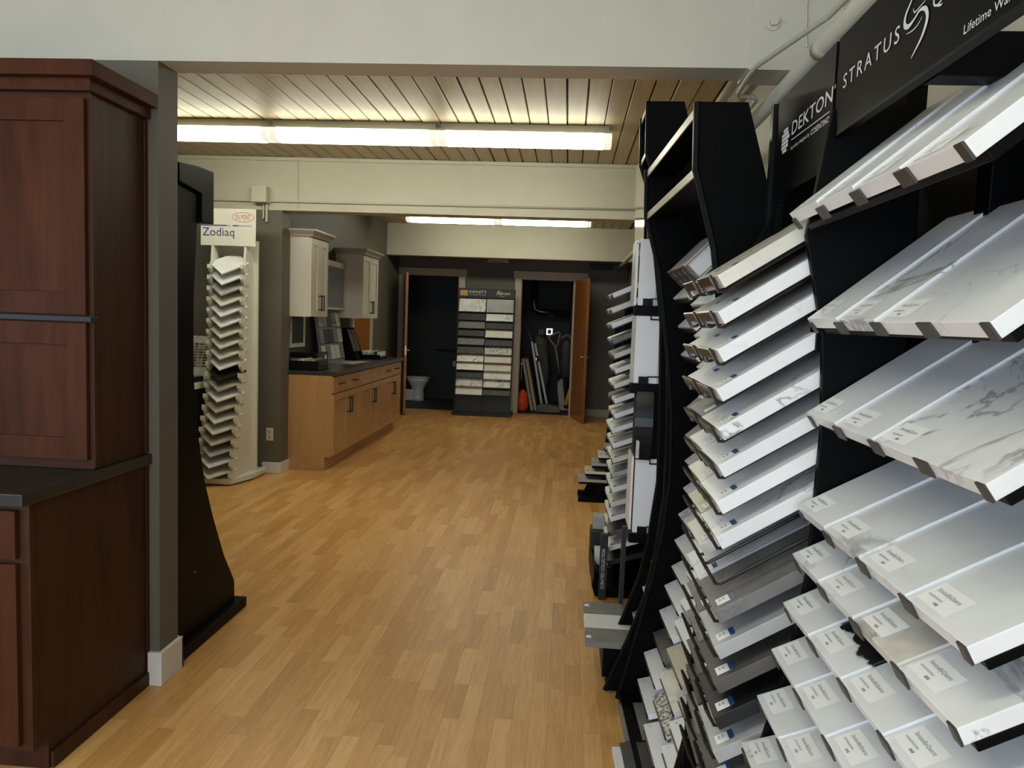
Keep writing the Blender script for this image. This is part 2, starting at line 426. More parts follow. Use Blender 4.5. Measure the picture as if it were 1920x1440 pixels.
# far wall with two door openings
DL0, DL1, DR0, DR1, DH = -2.65, -1.76, -0.765, 0.075, 2.155
struct('wall_far', MB().box(-2.84, DL0, YF, YF + .12, 0, ZC).box(DL1, DR0, YF, YF + .12, 0, ZC).box(DR1, XR, YF, YF + .12, 0, ZC)
       .box(DL0, DL1, YF, YF + .12, DH, ZC).box(DR0, DR1, YF, YF + .12, DH, ZC), 'taupe_paint')
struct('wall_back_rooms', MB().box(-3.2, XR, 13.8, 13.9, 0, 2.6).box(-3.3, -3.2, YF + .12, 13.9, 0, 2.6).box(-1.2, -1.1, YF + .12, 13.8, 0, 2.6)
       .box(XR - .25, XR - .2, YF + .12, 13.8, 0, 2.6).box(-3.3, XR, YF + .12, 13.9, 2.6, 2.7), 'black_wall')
# wall behind the camera: shop window
struct('wall_back', MB().box(XL, -3.3, YB - .12, YB, 0, ZC).box(0.75, XR, YB - .12, YB, 0, ZC)
       .box(-3.3, 0.75, YB - .12, YB, 0, 0.5).box(-3.3, 0.75, YB - .12, YB, 2.4, ZC), 'cream_paint')
wn = struct('window_1', MB().box(-3.3, .75, YB - .1, YB - .02, .5, .55).box(-3.3, .75, YB - .1, YB - .02, 2.35, 2.4)
            .box(-3.3, -3.25, YB - .1, YB - .02, .55, 2.35).box(.70, .75, YB - .1, YB - .02, .55, 2.35).box(-1.3, -1.25, YB - .1, YB - .02, .55, 2.35), 'charcoal')

# baseboards
struct('baseboard_front_partition', MB().box(-1.60, -1.538, 2.772, 2.79, 0, 0.135).box(-1.555, -1.538, 2.79, 2.945, 0, 0.135).box(-1.60, -1.538, 2.93, 2.945, 0, .135), 'base_white', bevel=0.003)
struct('baseboard_rear_partition', MB().box(-2.77, -2.590, 6.735, 6.75, 0, 0.10).box(-2.605, -2.590, 6.75, 6.965, 0, 0.10), 'base_white', bevel=0.003)
struct('baseboard_far', B(0.20, XR, YF - 0.015, YF, 0, 0.12), 'trim_cream', bevel=0.003)

# door casings
struct('trim_6', MB().box(DL0 - .085, DL0, YF - .02, YF, 0, DH).box(DL1, DL1 + .10, YF - .02, YF, 0, DH).box(DL0 - .088, DL1 + .125, YF - .025, YF, DH, DH + .115), 'trim_cream', bevel=0.003)
struct('trim_7', MB().box(DR0 - .10, DR0, YF - .02, YF, 0, DH).box(DR1, DR1 + .10, YF - .02, YF, 0, DH).box(DR0 - .125, DR1 + .21, YF - .025, YF, DH, DH + .115), 'trim_cream', bevel=0.003)
struct('trim_8', MB().box(DL0, DL0 + .015, YF, YF + .12, 0, DH).box(DL1 - .015, DL1, YF, YF + .12, 0, DH), 'door_oak')
struct('trim_9', MB().box(DR0, DR0 + .015, YF, YF + .12, 0, DH).box(DR1 - .015, DR1, YF, YF + .12, 0, DH).box(DR0, DR1, YF, YF + .12, DH - .015, DH), 'door_oak')

def door_leaf(name, hinge, ang, length, hside):
    d = bpy.data.objects.new(name, None); COL.objects.link(d); d['kind'] = 'structure'
    d.location = (hinge[0], hinge[1], 0.012); d.rotation_euler = (0, 0, ang)
    WORLD[d.name] = Matrix.Translation(d.location) @ Matrix.Rotation(ang, 4, 'Z')
    B(0, length, -.019, .019, 0, DH - .025).build('leaf', 'door_oak', d, 0.002, local=True)
    h = MB()
    for s in (-1, 1):
        h.lathe([(.026, 0), (.026, .008)], (0, 0, 0), 14)
    h = MB()
    for s in (-1, 1):
        h.tube([(length - .065, s * .019, .97), (length - .065, s * .029, .97)], .028, 14)
        h.tube([(length - .065, s * .029, .97), (length - .065, s * .062, .97), (length - .08, s * .066, .97), (length - .175, s * .066, .97)], .0095, 8)
    h.build('handle', 'brass', d, smooth=True, local=True)
    B(length - .002, length + .002, -.012, .012, .90, 1.04).build('latch_plate', 'brass', d, local=True)
    return d
door_leaf('door_1', (DL0 + .015, YF - .025), math.atan2(-.87, .225), .895, 1)
door_leaf('door_2', (DR1 + .03, YF - .025), math.atan2(-.90, .175), .92, 1)

# ================================================================== CEILING LIGHTS, PIPES
def light_fixture(x0, x1, y, z, label):
    t_ = thing('fluorescent_light', label, 'ceiling light', ((x0 + x1) / 2, y, z), group='tube lights on the board ceiling')
    L = x1 - x0
    MB().box(-L / 2 + .004, L / 2 - .004, -.088, .088, .0355, .047).box(-L / 2 + .02, L / 2 - .02, -.05, .05, .047, ZC - z).build('housing', 'light_housing', t_, local=True)
    pr = [(-.088, .035), (-.096, .0), (-.082, -.034), (-.045, -.048), (.045, -.048), (.082, -.034), (.096, .0), (.088, .035)]
    MB().prism(pr, 0, -L / 2 + .055, L / 2 - .055).build('lens', 'tube_glow', t_, local=True)
    for s in (-1, 1):
        a, b_ = sorted((s * (L / 2 - .055), s * (L / 2 - .006)))
        MB().prism(pr, 0, a, b_).build('lens_end', 'tube_end', t_, local=True)
        a, b_ = sorted((s * (L / 2 - .006), s * (L / 2)))
        MB().prism([(p[0] * .97, p[1] * .97) for p in pr], 0, a, b_).build('end_cap', 'tube_end', t_, local=True)
    return t_
LY = 5.52
for x0, nm in ((0.245 - 1.22, 'bright tube light nearest the right wall in the middle bay'), (0.245 - 2.45, 'bright tube light second from right wall in the middle bay'),
               (0.245 - 3.68, 'bright tube light at left end of the row in the middle bay')):
    light_fixture(x0 - .004, x0 + 1.225, LY, 2.775, nm)
for x0, nm in ((0.245 - 1.22, 'bright tube light in the far bay, right one of two'), (0.245 - 2.44, 'bright tube light in the far bay, left one of two')):
    light_fixture(x0 + .0005, x0 + 1.2195, 10.10, 2.79, nm)
for x0, nm in ((-1.1, 'tube light over the front bay, right one of two'), (-2.33, 'tube light over the front bay, left one of two')):
    light_fixture(x0 + .004, x0 + 1.216, 0.2, 2.775, nm)

o = MB().tube([(.745, 0.8, 2.365), (.745, 12.05, 2.345)], .028, 14).build('water_pipe', 'cream_paint', smooth=True)
tag(o, 'thick cream painted pipe running along the right wall under the ceiling', 'pipe')
for y in (2.45, 3.55, 5.2, 8.0, 10.5):
    MB().tube([(.745, y, 2.366 - .0018 * y), (.745, y + .05, 2.366 - .0018 * y)], .032, 14).build('coupling', 'cream_paint', o, smooth=True)
o = MB().tube([(.765, 1.2, 2.44), (.755, 2.2, 2.435), (.735, 2.40, 2.425), (.605, 2.72, 2.385), (.595, 2.78, 2.375), (.595, 2.95, 2.365), (.605, 2.99, 2.362), (.665, 3.0, 2.362), (.68, 3.03, 2.36), (.68, 4.6, 2.35)], .0085, 8).build('conduit', 'cream_paint', smooth=True)
tag(o, 'thin cream conduit bending under the front beam beside the thick pipe', 'pipe')
o = MB().tube([(.79, 3.0, 2.74), (.79, 6.74, 2.74)], .026, 10).build('ceiling_pipe', 'cream_paint', smooth=True)
tag(o, 'cream pipe close under the ceiling boards beside the right wall', 'pipe')
o = MB().tube([(XL, 6.738, 2.475), (-2.9, 6.738, 2.475), (.85, 6.738, 2.485)], .009, 6).build('conduit', 'cream_paint', smooth=True)
tag(o, 'thin cream conduit running level along the second beam', 'pipe')
o = B(-2.86, -2.72, 6.66, 6.75, 2.455, 2.60).build('junction_box', 'cream_paint', bevel=.006); tag(o, 'small cream junction box on the second beam above the white sign', 'junction box')
MB().tube([(-2.775, 6.735, 2.455), (-2.775, 6.735, 2.32)], .009, 6).tube([(-2.745, 6.735, 2.455), (-2.745, 6.735, 2.29)], .012, 6).build('pipe_stub', 'cream_paint', o)
o = MB().tube([(.663, 2.785, 2.55), (.663, 2.777, 2.55)], .026, 16).build('bolt', 'cream_front'); tag(o, 'cream painted bolt head with washer on the front beam', 'bolt')
MB().tube([(.666, 2.777, 2.553), (.666, 2.762, 2.553)], .017, 6).build('head', 'cream_front', o)
o = MB().tube([(.775, 2.78, 2.86), (.775, 2.78, 2.60), (.78, 2.78, 2.50), (.785, 2.78, 2.47)], .004, 6).build('cable', 'cream_front'); tag(o, 'thin cream cable hanging down the front beam near the bolt', 'cable')
o = MB().tube([(-2.47, 6.744, ZC - .03), (-2.46, 6.744, 2.7), (-2.465, 6.744, 2.55), (-2.455, 6.744, 2.42)], .003, 5).build('cable', 'cream_paint'); tag(o, 'thin cable hanging down the face of the second beam', 'cable')
o = B(-1.28, -.97, 11.90, YF, 2.40, 2.455).build('wall_speaker', 'trim_cream', bevel=.006); tag(o, 'small cream box fixed high on the far wall between the doors', 'box')
B(-1.30, -.95, 11.88, YF - .01, 2.385, 2.40).build('base_plate', 'trim_cream', o)
vt = thing('air_vent', 'dark louvred air vent high on far wall beside the right door', 'vent', (.49, YF, 2.33))
B(.31, .67, YF - .012, YF, 2.33, 2.43).build('frame', 'black_wall', vt)
for k in range(5): B(.325, .655, YF - .022, YF - .010, 2.342 + k * .018, 2.350 + k * .018).build('slat', 'charcoal', vt)

# ================================================================== CHERRY HUTCH (left foreground)
def shaker_door(parent, axis, face, a0, a1, z0, z1, mat, out, stile=.07, rail=.07, t=.02, name='door', handle=None, pmat=None):
    """door in a plane; axis 1: plane y=face facing -Y, spans x a0..a1; axis 0: plane x=face facing +X, spans y a0..a1. out = outward sign"""
    def bx(mb, u0, u1, v0, v1, d0, d1):
        if axis == 1: mb.box(u0, u1, face + out * d0, face + out * d1, v0, v1)
        else: mb.box(face + out * d0, face + out * d1, u0, u1, v0, v1)
    m1 = MB(); bx(m1, a0, a0 + stile, z0, z1, 0, t); bx(m1, a1 - stile, a1, z0, z1, 0, t)
    bx(m1, a0 + stile, a1 - stile, z1 - rail, z1, 0, t); bx(m1, a0 + stile, a1 - stile, z0, z0 + rail, 0, t)
    d = m1.build(name, mat, parent, .0015)
    m2 = MB(); bx(m2, a0 + stile - .005, a1 - stile + .005, z0 + rail - .005, z1 - rail + .005, .002, t - .010)
    m2.build('panel', pmat or mat, d)
    return d
def bar_pull(parent, p0, p1, off, r=.005):
    p0, p1, off = Vector(p0), Vector(p1), Vector(off)
    d = (p1 - p0).normalized() * .012
    mb = MB().tube([p0 - d + off, p1 + d + off], r, 8)
    mb.tube([p0, p0 + off], r * .9, 8).tube([p1, p1 + off], r * .9, 8)
    return mb.build('handle', 'wire_black', parent)

hx0, hx1 = -2.52, -1.60
h = thing('hutch_cabinet', 'dark cherry hutch cabinet with black counter against grey pillar', 'cabinet', ((hx0 + hx1) / 2, 2.45, 0))
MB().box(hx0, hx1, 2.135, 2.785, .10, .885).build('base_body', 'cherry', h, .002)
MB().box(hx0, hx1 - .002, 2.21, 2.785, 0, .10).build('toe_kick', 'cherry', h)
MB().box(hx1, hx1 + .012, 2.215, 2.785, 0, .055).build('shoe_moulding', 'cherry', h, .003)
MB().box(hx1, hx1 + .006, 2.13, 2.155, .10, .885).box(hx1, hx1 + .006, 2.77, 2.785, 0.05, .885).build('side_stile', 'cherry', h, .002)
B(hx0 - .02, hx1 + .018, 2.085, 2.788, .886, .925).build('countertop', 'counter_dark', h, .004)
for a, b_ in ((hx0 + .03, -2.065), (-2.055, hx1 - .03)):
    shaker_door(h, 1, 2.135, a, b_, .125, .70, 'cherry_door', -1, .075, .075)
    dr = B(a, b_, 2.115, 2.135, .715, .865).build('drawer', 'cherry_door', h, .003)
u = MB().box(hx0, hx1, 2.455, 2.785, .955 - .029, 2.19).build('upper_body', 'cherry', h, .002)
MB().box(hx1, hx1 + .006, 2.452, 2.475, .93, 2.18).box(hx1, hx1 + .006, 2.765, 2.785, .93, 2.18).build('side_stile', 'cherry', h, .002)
for a, b_ in ((hx0 + .015, -2.065), (-2.055, hx1 - .012)):
    shaker_door(h, 1, 2.455, a, b_, 1.455, 2.165, 'cherry_door', -1, .07, .075)
    shaker_door(h, 1, 2.455, a, b_, .962, 1.428, 'cherry_door', -1, .07, .075)
B(hx0, hx1 + .012, 2.425, 2.47, 1.432, 1.450).build('ledge', 'charcoal', h, .002)
prof = [(0, 0), (.012, 0), (.012, .04), (.035, .05), (.035, .09), (0, .09)]
cr = MB()
cr.box(hx0 - .02, hx1 + .018, 2.425, 2.787, 2.185, 2.225).box(hx0 - .045, hx1 + .045, 2.395, 2.787, 2.225, 2.275)
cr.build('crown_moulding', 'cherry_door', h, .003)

# ================================================================== BLACK DISPLAY behind the pillar (its side panel towards the camera)
def side_profile_panel(parent, poly, axis, a, b_, mat='black_mel', name='side_panel'):
    return MB().prism(poly, axis, a, b_).build(name, mat, parent, .003)
bd = thing('display_rack', 'black display rack standing behind grey pillar, its curved side panel showing', 'rack', (-2.05, 3.25, 0))
pp = [(3.0, .05), (3.568, .05), (3.565, .15), (3.448, .318), (3.336, .53), (3.252, .72), (3.182, .975), (3.150, 1.21), (3.150, 1.53), (3.178, 1.84), (3.19, 1.98), (3.0, 2.0)]
side_profile_panel(bd, pp, 0, -1.618, -1.60)
side_profile_panel(bd, pp, 0, -2.50, -2.482)
B(-2.54, -1.562, 2.98, 3.625, 0, .05).build('base', 'black_mel', bd, .006)
MB().prism([(3.0, 2.0), (3.19, 1.98), (3.19, 1.86), (3.30, 1.865), (3.30, 2.092), (3.16, 2.09), (3.0, 2.075)], 0, -2.50, -1.585).build('header', 'black_mel', bd, .003)
B(-2.482, -1.618, 3.0, 3.02, .05, 2.0).build('back_panel', 'black_mel', bd)
MB().tube([(-1.5995, 3.16, .33), (-1.598, 3.16, .33)], .005, 8).build('screw', 'chrome', bd)
for i, (yy, zz, mt) in enumerate(((3.42, .17, 'st_white'), (3.30, .36, 'st_cream'), (3.2, .58, 'st_white'), (3.14, .82, 'st_grey'))):
    B(-2.48, -1.622, yy - .17, yy + .15 , zz, zz + .02).build('shelf_slab', mt, bd)

# ================================================================== WHITE DIAMOND-SLAB TOWER with name board
zt = thing('sample_tower', 'white floor tower holding diamond-set slab samples under white sign', 'rack', (-2.94, 6.4, 0))
MB().prism([(-3.16, 6.71), (-2.715, 6.71), (-2.715, 6.42), (-2.80, 6.13), (-3.10, 6.13), (-3.16, 6.42)], 2, 0.012, 0.06).build('base', 'white_mel', zt, .006)
B(-3.135, -2.745, 6.55, 6.58, 0.06, 2.10).build('back_panel', 'white_mel', zt, .003)
sg = B(-3.187, -2.702, 6.395, 6.403, 2.04, 2.354).build('name_board', 'white_mel', zt)
def face_text(parent, body, x, y, z, mat, **kw):
    me = text_mesh(body, mat, **kw)
    return put_text(me, parent, loc_of(parent, frame((x, y, z), (1, 0, 0), (0, 0, 1))))
ys_ = 6.3938
face_text(sg, 'Zodiaq', -3.172, ys_, 2.098, 'sign_purple', height=.093, bold=.004)
face_text(sg, 'DU PONT', -2.878, ys_, 2.263, 'sign_red', height=.042, width=.13)
el = MB(); n = 32; cx, cz, ra, rb = -2.813, 2.284, .098, .042
vs = []
for k in range(n):
    a = 2 * math.pi * k / n
    vs.append((cx + ra * math.cos(a), ys_, cz + rb * math.sin(a))); vs.append((cx + (ra - .004) * math.cos(a), ys_, cz + (rb - .004) * math.sin(a)))
el.add(vs, [(2 * k, 2 * ((k + 1) % n), 2 * ((k + 1) % n) + 1, 2 * k + 1) for k in range(n)]).build('logo_ring', 'sign_red', sg)
def strip_(x0, x1, z0, z1, mat, nm='stripe'):
    MB().add([(x0, ys_, z0), (x1, ys_, z0), (x1, ys_, z1), (x0, ys_, z1)], [(0, 1, 2, 3)]).build(nm, mat, sg)
strip_(-3.187, -2.958, 2.205, 2.216, 'sign_purple'); strip_(-2.958, -2.925, 2.205, 2.216, 'sign_lilac')
strip_(-2.905, -2.855, 2.205, 2.216, 'sign_purple'); strip_(-2.855, -2.735, 2.205, 2.216, 'sign_lilac')
# curved comb posts: (z, y of the tooth)
CURVE = [(2.02, 6.40), (1.9, 6.385), (1.6, 6.375), (1.3, 6.37), (1.05, 6.36), (.85, 6.335), (.65, 6.29), (.45, 6.235), (.25, 6.19), (.06, 6.16)]
def curve_y(z):
    for (z1, y1), (z0, y0) in zip(CURVE, CURVE[1:]):
        if z >= z0: return y0 + (y1 - y0) * (z - z0) / (z1 - z0)
    return CURVE[-1][1]
for px in (-3.085, -2.795):
    poly = [(y, z) for z, y in CURVE] + [(6.55, .06), (6.55, 1.95), (6.47, 2.13), (6.40, 2.13)]
    MB().prism(poly, 0, px - .010, px + .010).build('comb_post', 'white_mel', zt)
    for k in range(20):
        z = 1.858 - k * .0925
        y = curve_y(z)
        MB().prism([(y - .02, z - .050), (y - .058, z - .015), (y - .058, z + .018), (y - .04, z + .018), (y + .02, z - .03), (y + .02, z - .050)], 0, px - .012, px + .012).build('tooth', 'white_mel', zt)
dm = MB().box(-.125, .125, -.125, .125, -.012, 0).mesh('diamond_slab', 'st_white', .001)
zmat = ['st_white', 'st_plain', 'st_lightgrey', 'st_cream', 'st_plain', 'st_white', 'st_cream', 'st_cream', 'st_cream', 'st_plain', 'st_black', 'st_beige', 'st_white', 'st_beige', 'st_cream', 'st_cream', 'st_beige', 'st_lightgrey', 'st_plain', 'st_cream']
LOOK = {'st_white': 'white', 'st_plain': 'plain white', 'st_lightgrey': 'light grey', 'st_cream': 'cream', 'st_black': 'black', 'st_beige': 'beige', 'st_veined': 'white grey-veined',
        'st_bold': 'white dark-veined', 'st_grey': 'grey', 'st_taupe': 'taupe grey', 'st_dark': 'charcoal', 'st_brown': 'dark brown', 'st_granite': 'speckled granite', 'st_marbled': 'marbled', 'st_split': 'half-black'}
for k in range(20):
    z = 1.895 - k * .0925; y = curve_y(z) + .02
    tl = RD(36 - k * .95)
    o = inst('diamond_sample', dm, zmat[k], (-2.94, y, z))
    o.rotation_euler = (Matrix.Rotation(tl, 4, 'X') @ Matrix.Rotation(RD(45), 4, 'Z')).to_euler()
    tag(o, f'{LOOK[zmat[k]]} diamond-set slab on white tower, {ORD[k] + " from the top" if k else "topmost one"}', 'stone sample', 'diamond slabs on the white tower')

# desk with swatch chart behind the tower
dk = thing('desk', 'pale desk in the corner beside the white sample tower', 'desk', (-3.65, 6.35, 0))
B(-4.1, -3.16, 6.08, 6.73, .80, .85).build('desktop', 'white_mel', dk, .004)
B(-4.08, -3.18, 6.10, 6.70, .05, .795).build('body', 'black_wall', dk)
ch = thing('swatch_chart', 'white swatch chart leaning behind the white sample tower', 'chart', (-3.33, 6.62, .851))
MB().prism([(6.52, .86), (6.535, .86), (6.665, 1.245), (6.65, 1.245)], 0, -3.55, -3.195).build('board', 'paper', ch)
for r in range(9):
    for c in range(4):
        z0 = 1.165 - r * .024; yy = 6.5165 + (z0 - .86) * .3377
        x0 = -3.40 + c * .047
        MB().add([(x0, yy, z0), (x0 + .04, yy, z0), (x0 + .04, yy + .016 * .3377, z0 + .016), (x0, yy + .016 * .3377, z0 + .016)], [(0, 1, 2, 3)]).build('swatch', random.choice(('tan_swatch', 'st_brown', 'ply_beige', 'st_taupe')), ch)
ty = B(-3.46, -3.20, 6.26, 6.48, .851, .90).build('black_tray', 'black_gloss', bevel=.01); tag(ty, 'low black tray on the pale desk below the swatch chart', 'tray')
ou = B(-2.735, -2.668, 6.744, 6.75, .30, .42).build('outlet', 'white_lac', bevel=.004); tag(ou, 'cream wall outlet low on the grey partition beside the tower', 'outlet')
for z in (.335, .385): B(-2.713, -2.690, 6.741, 6.745, z - .013, z + .013).build('socket', 'white_shade', ou, .002)

# ================================================================== MAPLE BASE CABINETS, WALL CABINETS
XF = -2.19
unit = (9.83 - 6.955) / 3
for k in range(3):
    y0 = 6.955 + k * unit; y1 = y0 + unit - .002
    nm = ('nearest the grey partition', 'middle one under the sink', 'far one beside the door')[k]
    c = thing('base_cabinet', f'maple base cabinet with two doors, {nm}', 'cabinet', (-2.45, (y0 + y1) / 2, 0), group='maple base cabinets')
    B(-2.738, XF, y0, y1, .13, .905 if k == 0 else .78).build('body', 'maple', c, .002)
    if k: MB().box(XF - .02, XF, y0, y1, .78, .905).box(-2.738, -2.70, y0, y1, .78, .905).build('top_rail', 'maple', c)
    B(-2.738, XF - .065, y0 + (.0 if k else .0), y1, 0, .13).build('toe_kick', 'maple', c)
    if k == 0: B(-2.738, XF - .055, y0 - .012, y0, 0, .05).build('shoe_moulding', 'maple', c, .003)
    half = (unit - .002) / 2
    for j in range(2):
        a, b_ = y0 + j * half + .004, y0 + (j + 1) * half - .004
        dr = shaker_door(c, 0, XF, a, b_, .742, .895, 'maple', 1, .055, .045, name='drawer')
        if k != 1: bar_pull(dr, (XF + .01, (a + b_) / 2 - .06, .82), (XF + .01, (a + b_) / 2 + .06, .82), (.035, 0, 0), .006)
        d = shaker_door(c, 0, XF, a, b_, .145, .728, 'maple', 1, .06, .06)
        hy = b_ - .032 if j == 0 else a + .032
        bar_pull(d, (XF + .02, hy, .52), (XF + .02, hy, .66), (.035, 0, 0), .006)
ct = MB().box(-2.738, XF + .045, 6.952, 8.15, .907, .945).box(-2.738, -2.66, 8.15, 8.85, .907, .945).box(-2.32, XF + .045, 8.15, 8.85, .907, .945).box(-2.738, XF + .045, 8.85, 9.87, .907, .945)
o = ct.build('countertop', 'counter_grey', bevel=.003); tag(o, 'dark grey stone worktop over the maple base cabinets', 'worktop')
sk = thing('sink', 'white rectangular undermount sink in the dark worktop', 'sink', (-2.49, 8.5, .80))
MB().box(-2.659, -2.651, 8.151, 8.849, .79, .943).box(-2.329, -2.321, 8.151, 8.849, .79, .943).box(-2.651, -2.329, 8.151, 8.159, .79, .943).box(-2.651, -2.329, 8.841, 8.849, .79, .943).build('wall', 'porcelain', sk)
B(-2.651, -2.329, 8.159, 8.841, .79, .80).build('basin_bottom', 'porcelain', sk)

def wall_cab(y0, y1, z0, z1, label):
    c = thing('wall_cabinet', label, 'cabinet', (-2.57, (y0 + y1) / 2, z0), group='white wall cabinets')
    B(-2.739, -2.425, y0, y1, z0, z1).build('body', 'white_lac', c, .002)
    half = (y1 - y0) / 2
    for j in range(2):
        a, b_ = y0 + j * half + .003, y0 + (j + 1) * half - .003
        d = shaker_door(c, 0, -2.425, a, b_, z0 + .005, z1 - .01, 'white_lac', 1, .06, .06)
        hy = b_ - .03 if j == 0 else a + .03
        bar_pull(d, (-2.405, hy, z0 + .07), (-2.405, hy, z0 + .20), (.035, 0, 0), .0065)
    pr = [(0, 0), (.012, 0), (.02, .02), (.05, .05), (.055, .05), (.055, .065), (0, .065)]
    cm_ = MB(); P = []
    for d, z in pr: P.append([(-2.739, y0 - d, z1 + z), (-2.405 + d, y0 - d, z1 + z), (-2.405 + d, y1 + d, z1 + z), (-2.739, y1 + d, z1 + z)])
    vs = [q for R_ in P for q in R_]; fs = []
    for i in range(len(P) - 1):
        for q in range(3): fs.append((i * 4 + q, i * 4 + q + 1, (i + 1) * 4 + q + 1, (i + 1) * 4 + q))
    fs.append(tuple(range(3 - 3, 4))); fs.append(tuple((len(P) - 1) * 4 + q for q in range(4)))
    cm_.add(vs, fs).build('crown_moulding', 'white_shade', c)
    return c
wall_cab(6.96, 7.46, 1.452, 2.195, 'white wall cabinet nearest the grey partition')
wall_cab(8.76, 9.46, 1.445, 2.190, 'white wall cabinet farther along, nearer the far door')
gc = thing('glass_cabinet', 'shallow wall cabinet with grey glass door between the white cabinets', 'cabinet', (-2.67, 8.1, 1.53))
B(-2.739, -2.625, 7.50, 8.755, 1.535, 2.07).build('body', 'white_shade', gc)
d = MB().box(-2.625, -2.61, 7.50, 8.755, 2.01, 2.07).box(-2.625, -2.61, 7.50, 8.755, 1.535, 1.56).box(-2.625, -2.61, 7.50, 7.55, 1.56, 2.01).box(-2.625, -2.61, 8.70, 8.755, 1.56, 2.01).build('door', 'white_lac', gc)
B(-2.623, -2.615, 7.55, 8.70, 1.56, 2.01).build('pane', 'glass_grey', d)

# things on the worktop
bx = thing('sample_box', 'open black box of sample cards at near end of dark worktop', 'box', (-2.60, 7.12, .945))
MB().box(-2.72, -2.33, 6.99, 7.0, .947, 1.035).box(-2.72, -2.33, 7.26, 7.27, .947, 1.035).box(-2.72, -2.71, 7.0, 7.26, .947, 1.035).box(-2.34, -2.33, 7.0, 7.26, .947, 1.035).box(-2.72, -2.33, 6.99, 7.27, .946, .955).build('tray', 'black_gloss', bx)
for k in range(11):
    x = -2.70 + k * .033
    B(x, x + .024, 7.01, 7.25, .956, 1.045 + random.uniform(-.006, .012)).build('card', random.choice(('st_taupe', 'paper', 'ply_beige', 'st_grey', 'st_dark')), bx)
b2 = thing('sample_box', 'closed black sample case lying behind the open card box', 'box', (-2.60, 7.42, .945))
B(-2.72, -2.44, 7.30, 7.62, .947, 1.10).build('case', 'black_gloss', b2, .008); B(-2.44, -2.438, 7.50, 7.55, 1.03, 1.07).build('sticker', 'sticker_white', b2)
fr = thing('picture_frame', 'white framed dark picture against wall behind sample boxes', 'frame', (-2.70, 7.5, 1.1))
MB().box(-2.739, -2.715, 7.28, 7.32, 1.14, 1.50).box(-2.739, -2.715, 7.66, 7.70, 1.14, 1.50).box(-2.739, -2.715, 7.32, 7.66, 1.14, 1.18).box(-2.739, -2.715, 7.32, 7.66, 1.46, 1.50).build('frame', 'white_mel', fr)
B(-2.739, -2.725, 7.32, 7.66, 1.18, 1.46).build('picture', 'black_wall', fr)
lp = thing('sample_board', 'tall glossy board of bagged samples leaning behind the sink', 'sample board', (-2.66, 8.25, .945))
MB().prism([(-2.60, .946), (-2.588, .946), (-2.678, 1.53), (-2.690, 1.53)], 1, 7.86, 8.70).build('board', 'grey_plastic', lp)
rl = random.Random(11)
for r in range(3):
    for c in range(5):
        z0 = .985 + r * .18; y0 = 7.89 + c * .16
        xx = -2.586 - (z0 - .946) * .154
        MB().prism([(xx, z0), (xx + .012, z0 + .004), (xx + .008 - .15 * .154, z0 + .15), (xx - .15 * .154, z0 + .155)], 1, y0, y0 + .14).build('sample_bag', rl.choice(('glass_grey', 'st_dark', 'black_gloss', 'paper', 'grey_plastic', 'glass_grey')), lp)
ls = thing('brochure_stand', 'black brochure stand with two leaflets on the dark worktop', 'stand', (-2.6, 8.95, .945))
MB().prism([(-2.50, .946), (-2.48, .946), (-2.62, 1.33), (-2.66, 1.33), (-2.66, .946)], 1, 8.82, 8.83).prism([(-2.50, .946), (-2.48, .946), (-2.62, 1.33), (-2.66, 1.33), (-2.66, .946)], 1, 9.14, 9.15).prism([(-2.52, .946), (-2.51, .946), (-2.645, 1.33), (-2.655, 1.33)], 1, 8.83, 9.14).build('frame', 'black_mel', ls)
for y in (8.85, 9.0):
    MB().prism([(-2.53, 1.05), (-2.522, 1.05), (-2.607, 1.31), (-2.615, 1.31)], 1, y, y + .12).build('leaflet', 'st_taupe', ls)
tr = thing('card_tray', 'black tray of upright sample cards at far end of dark worktop', 'tray', (-2.55, 9.3, .945))
MB().box(-2.66, -2.30, 9.22, 9.23, .946, 1.0).box(-2.66, -2.30, 9.59, 9.60, .946, 1.0).box(-2.66, -2.30, 9.22, 9.60, .946, .952).box(-2.31, -2.30, 9.22, 9.60, .946, .985).build('tray', 'black_gloss', tr)
for k in range(9):
    x = -2.64 + k * .037
    B(x, x + .025, 9.24, 9.58, .953, 1.035 + rl.uniform(-.01, .01)).build('card', rl.choice(('paper', 'white_mel', 'st_dark', 'st_grey')), tr)
wp = thing('wood_panel', 'orange wood panel in a cream frame on left wall above worktop', 'panel', (-2.73, 9.9, .96))
B(-2.739, -2.72, 9.50, 10.28, .97, 1.46).build('panel', 'door_oak', wp)
MB().box(-2.739, -2.712, 9.36, 9.50, .96, 1.52).box(-2.739, -2.712, 10.28, 10.42, .96, 1.52).box(-2.739, -2.712, 9.5, 10.28, 1.46, 1.52).build('frame', 'trim_cream', wp)

# ================================================================== FAR DISPLAY between the doors
ir = thing('slab_display', 'charcoal two-column slab display standing between the far doors', 'rack', (-1.25, 11.6, 0))
B(-1.735, -.815, 11.50, 11.95, 0, .05).build('base', 'charcoal', ir, .004)
LEAN = lambda z: 11.62 + (z - .05) * .10
def leanbox(x0, x1, z0, z1, d0, d1):
    return MB().add([(x0, LEAN(z0) + d0, z0), (x1, LEAN(z0) + d0, z0), (x1, LEAN(z0) + d1, z0), (x0, LEAN(z0) + d1, z0),
                     (x0, LEAN(z1) + d0, z1), (x1, LEAN(z1) + d0, z1), (x1, LEAN(z1) + d1, z1), (x0, LEAN(z1) + d1, z1)],
                    [(3, 2, 1, 0), (4, 5, 6, 7), (0, 1, 5, 4), (1, 2, 6, 5), (2, 3, 7, 6), (3, 0, 4, 7)])
leanbox(-1.705, -.84, .05, 1.955, 0, .05).build('back_panel', 'charcoal', ir)
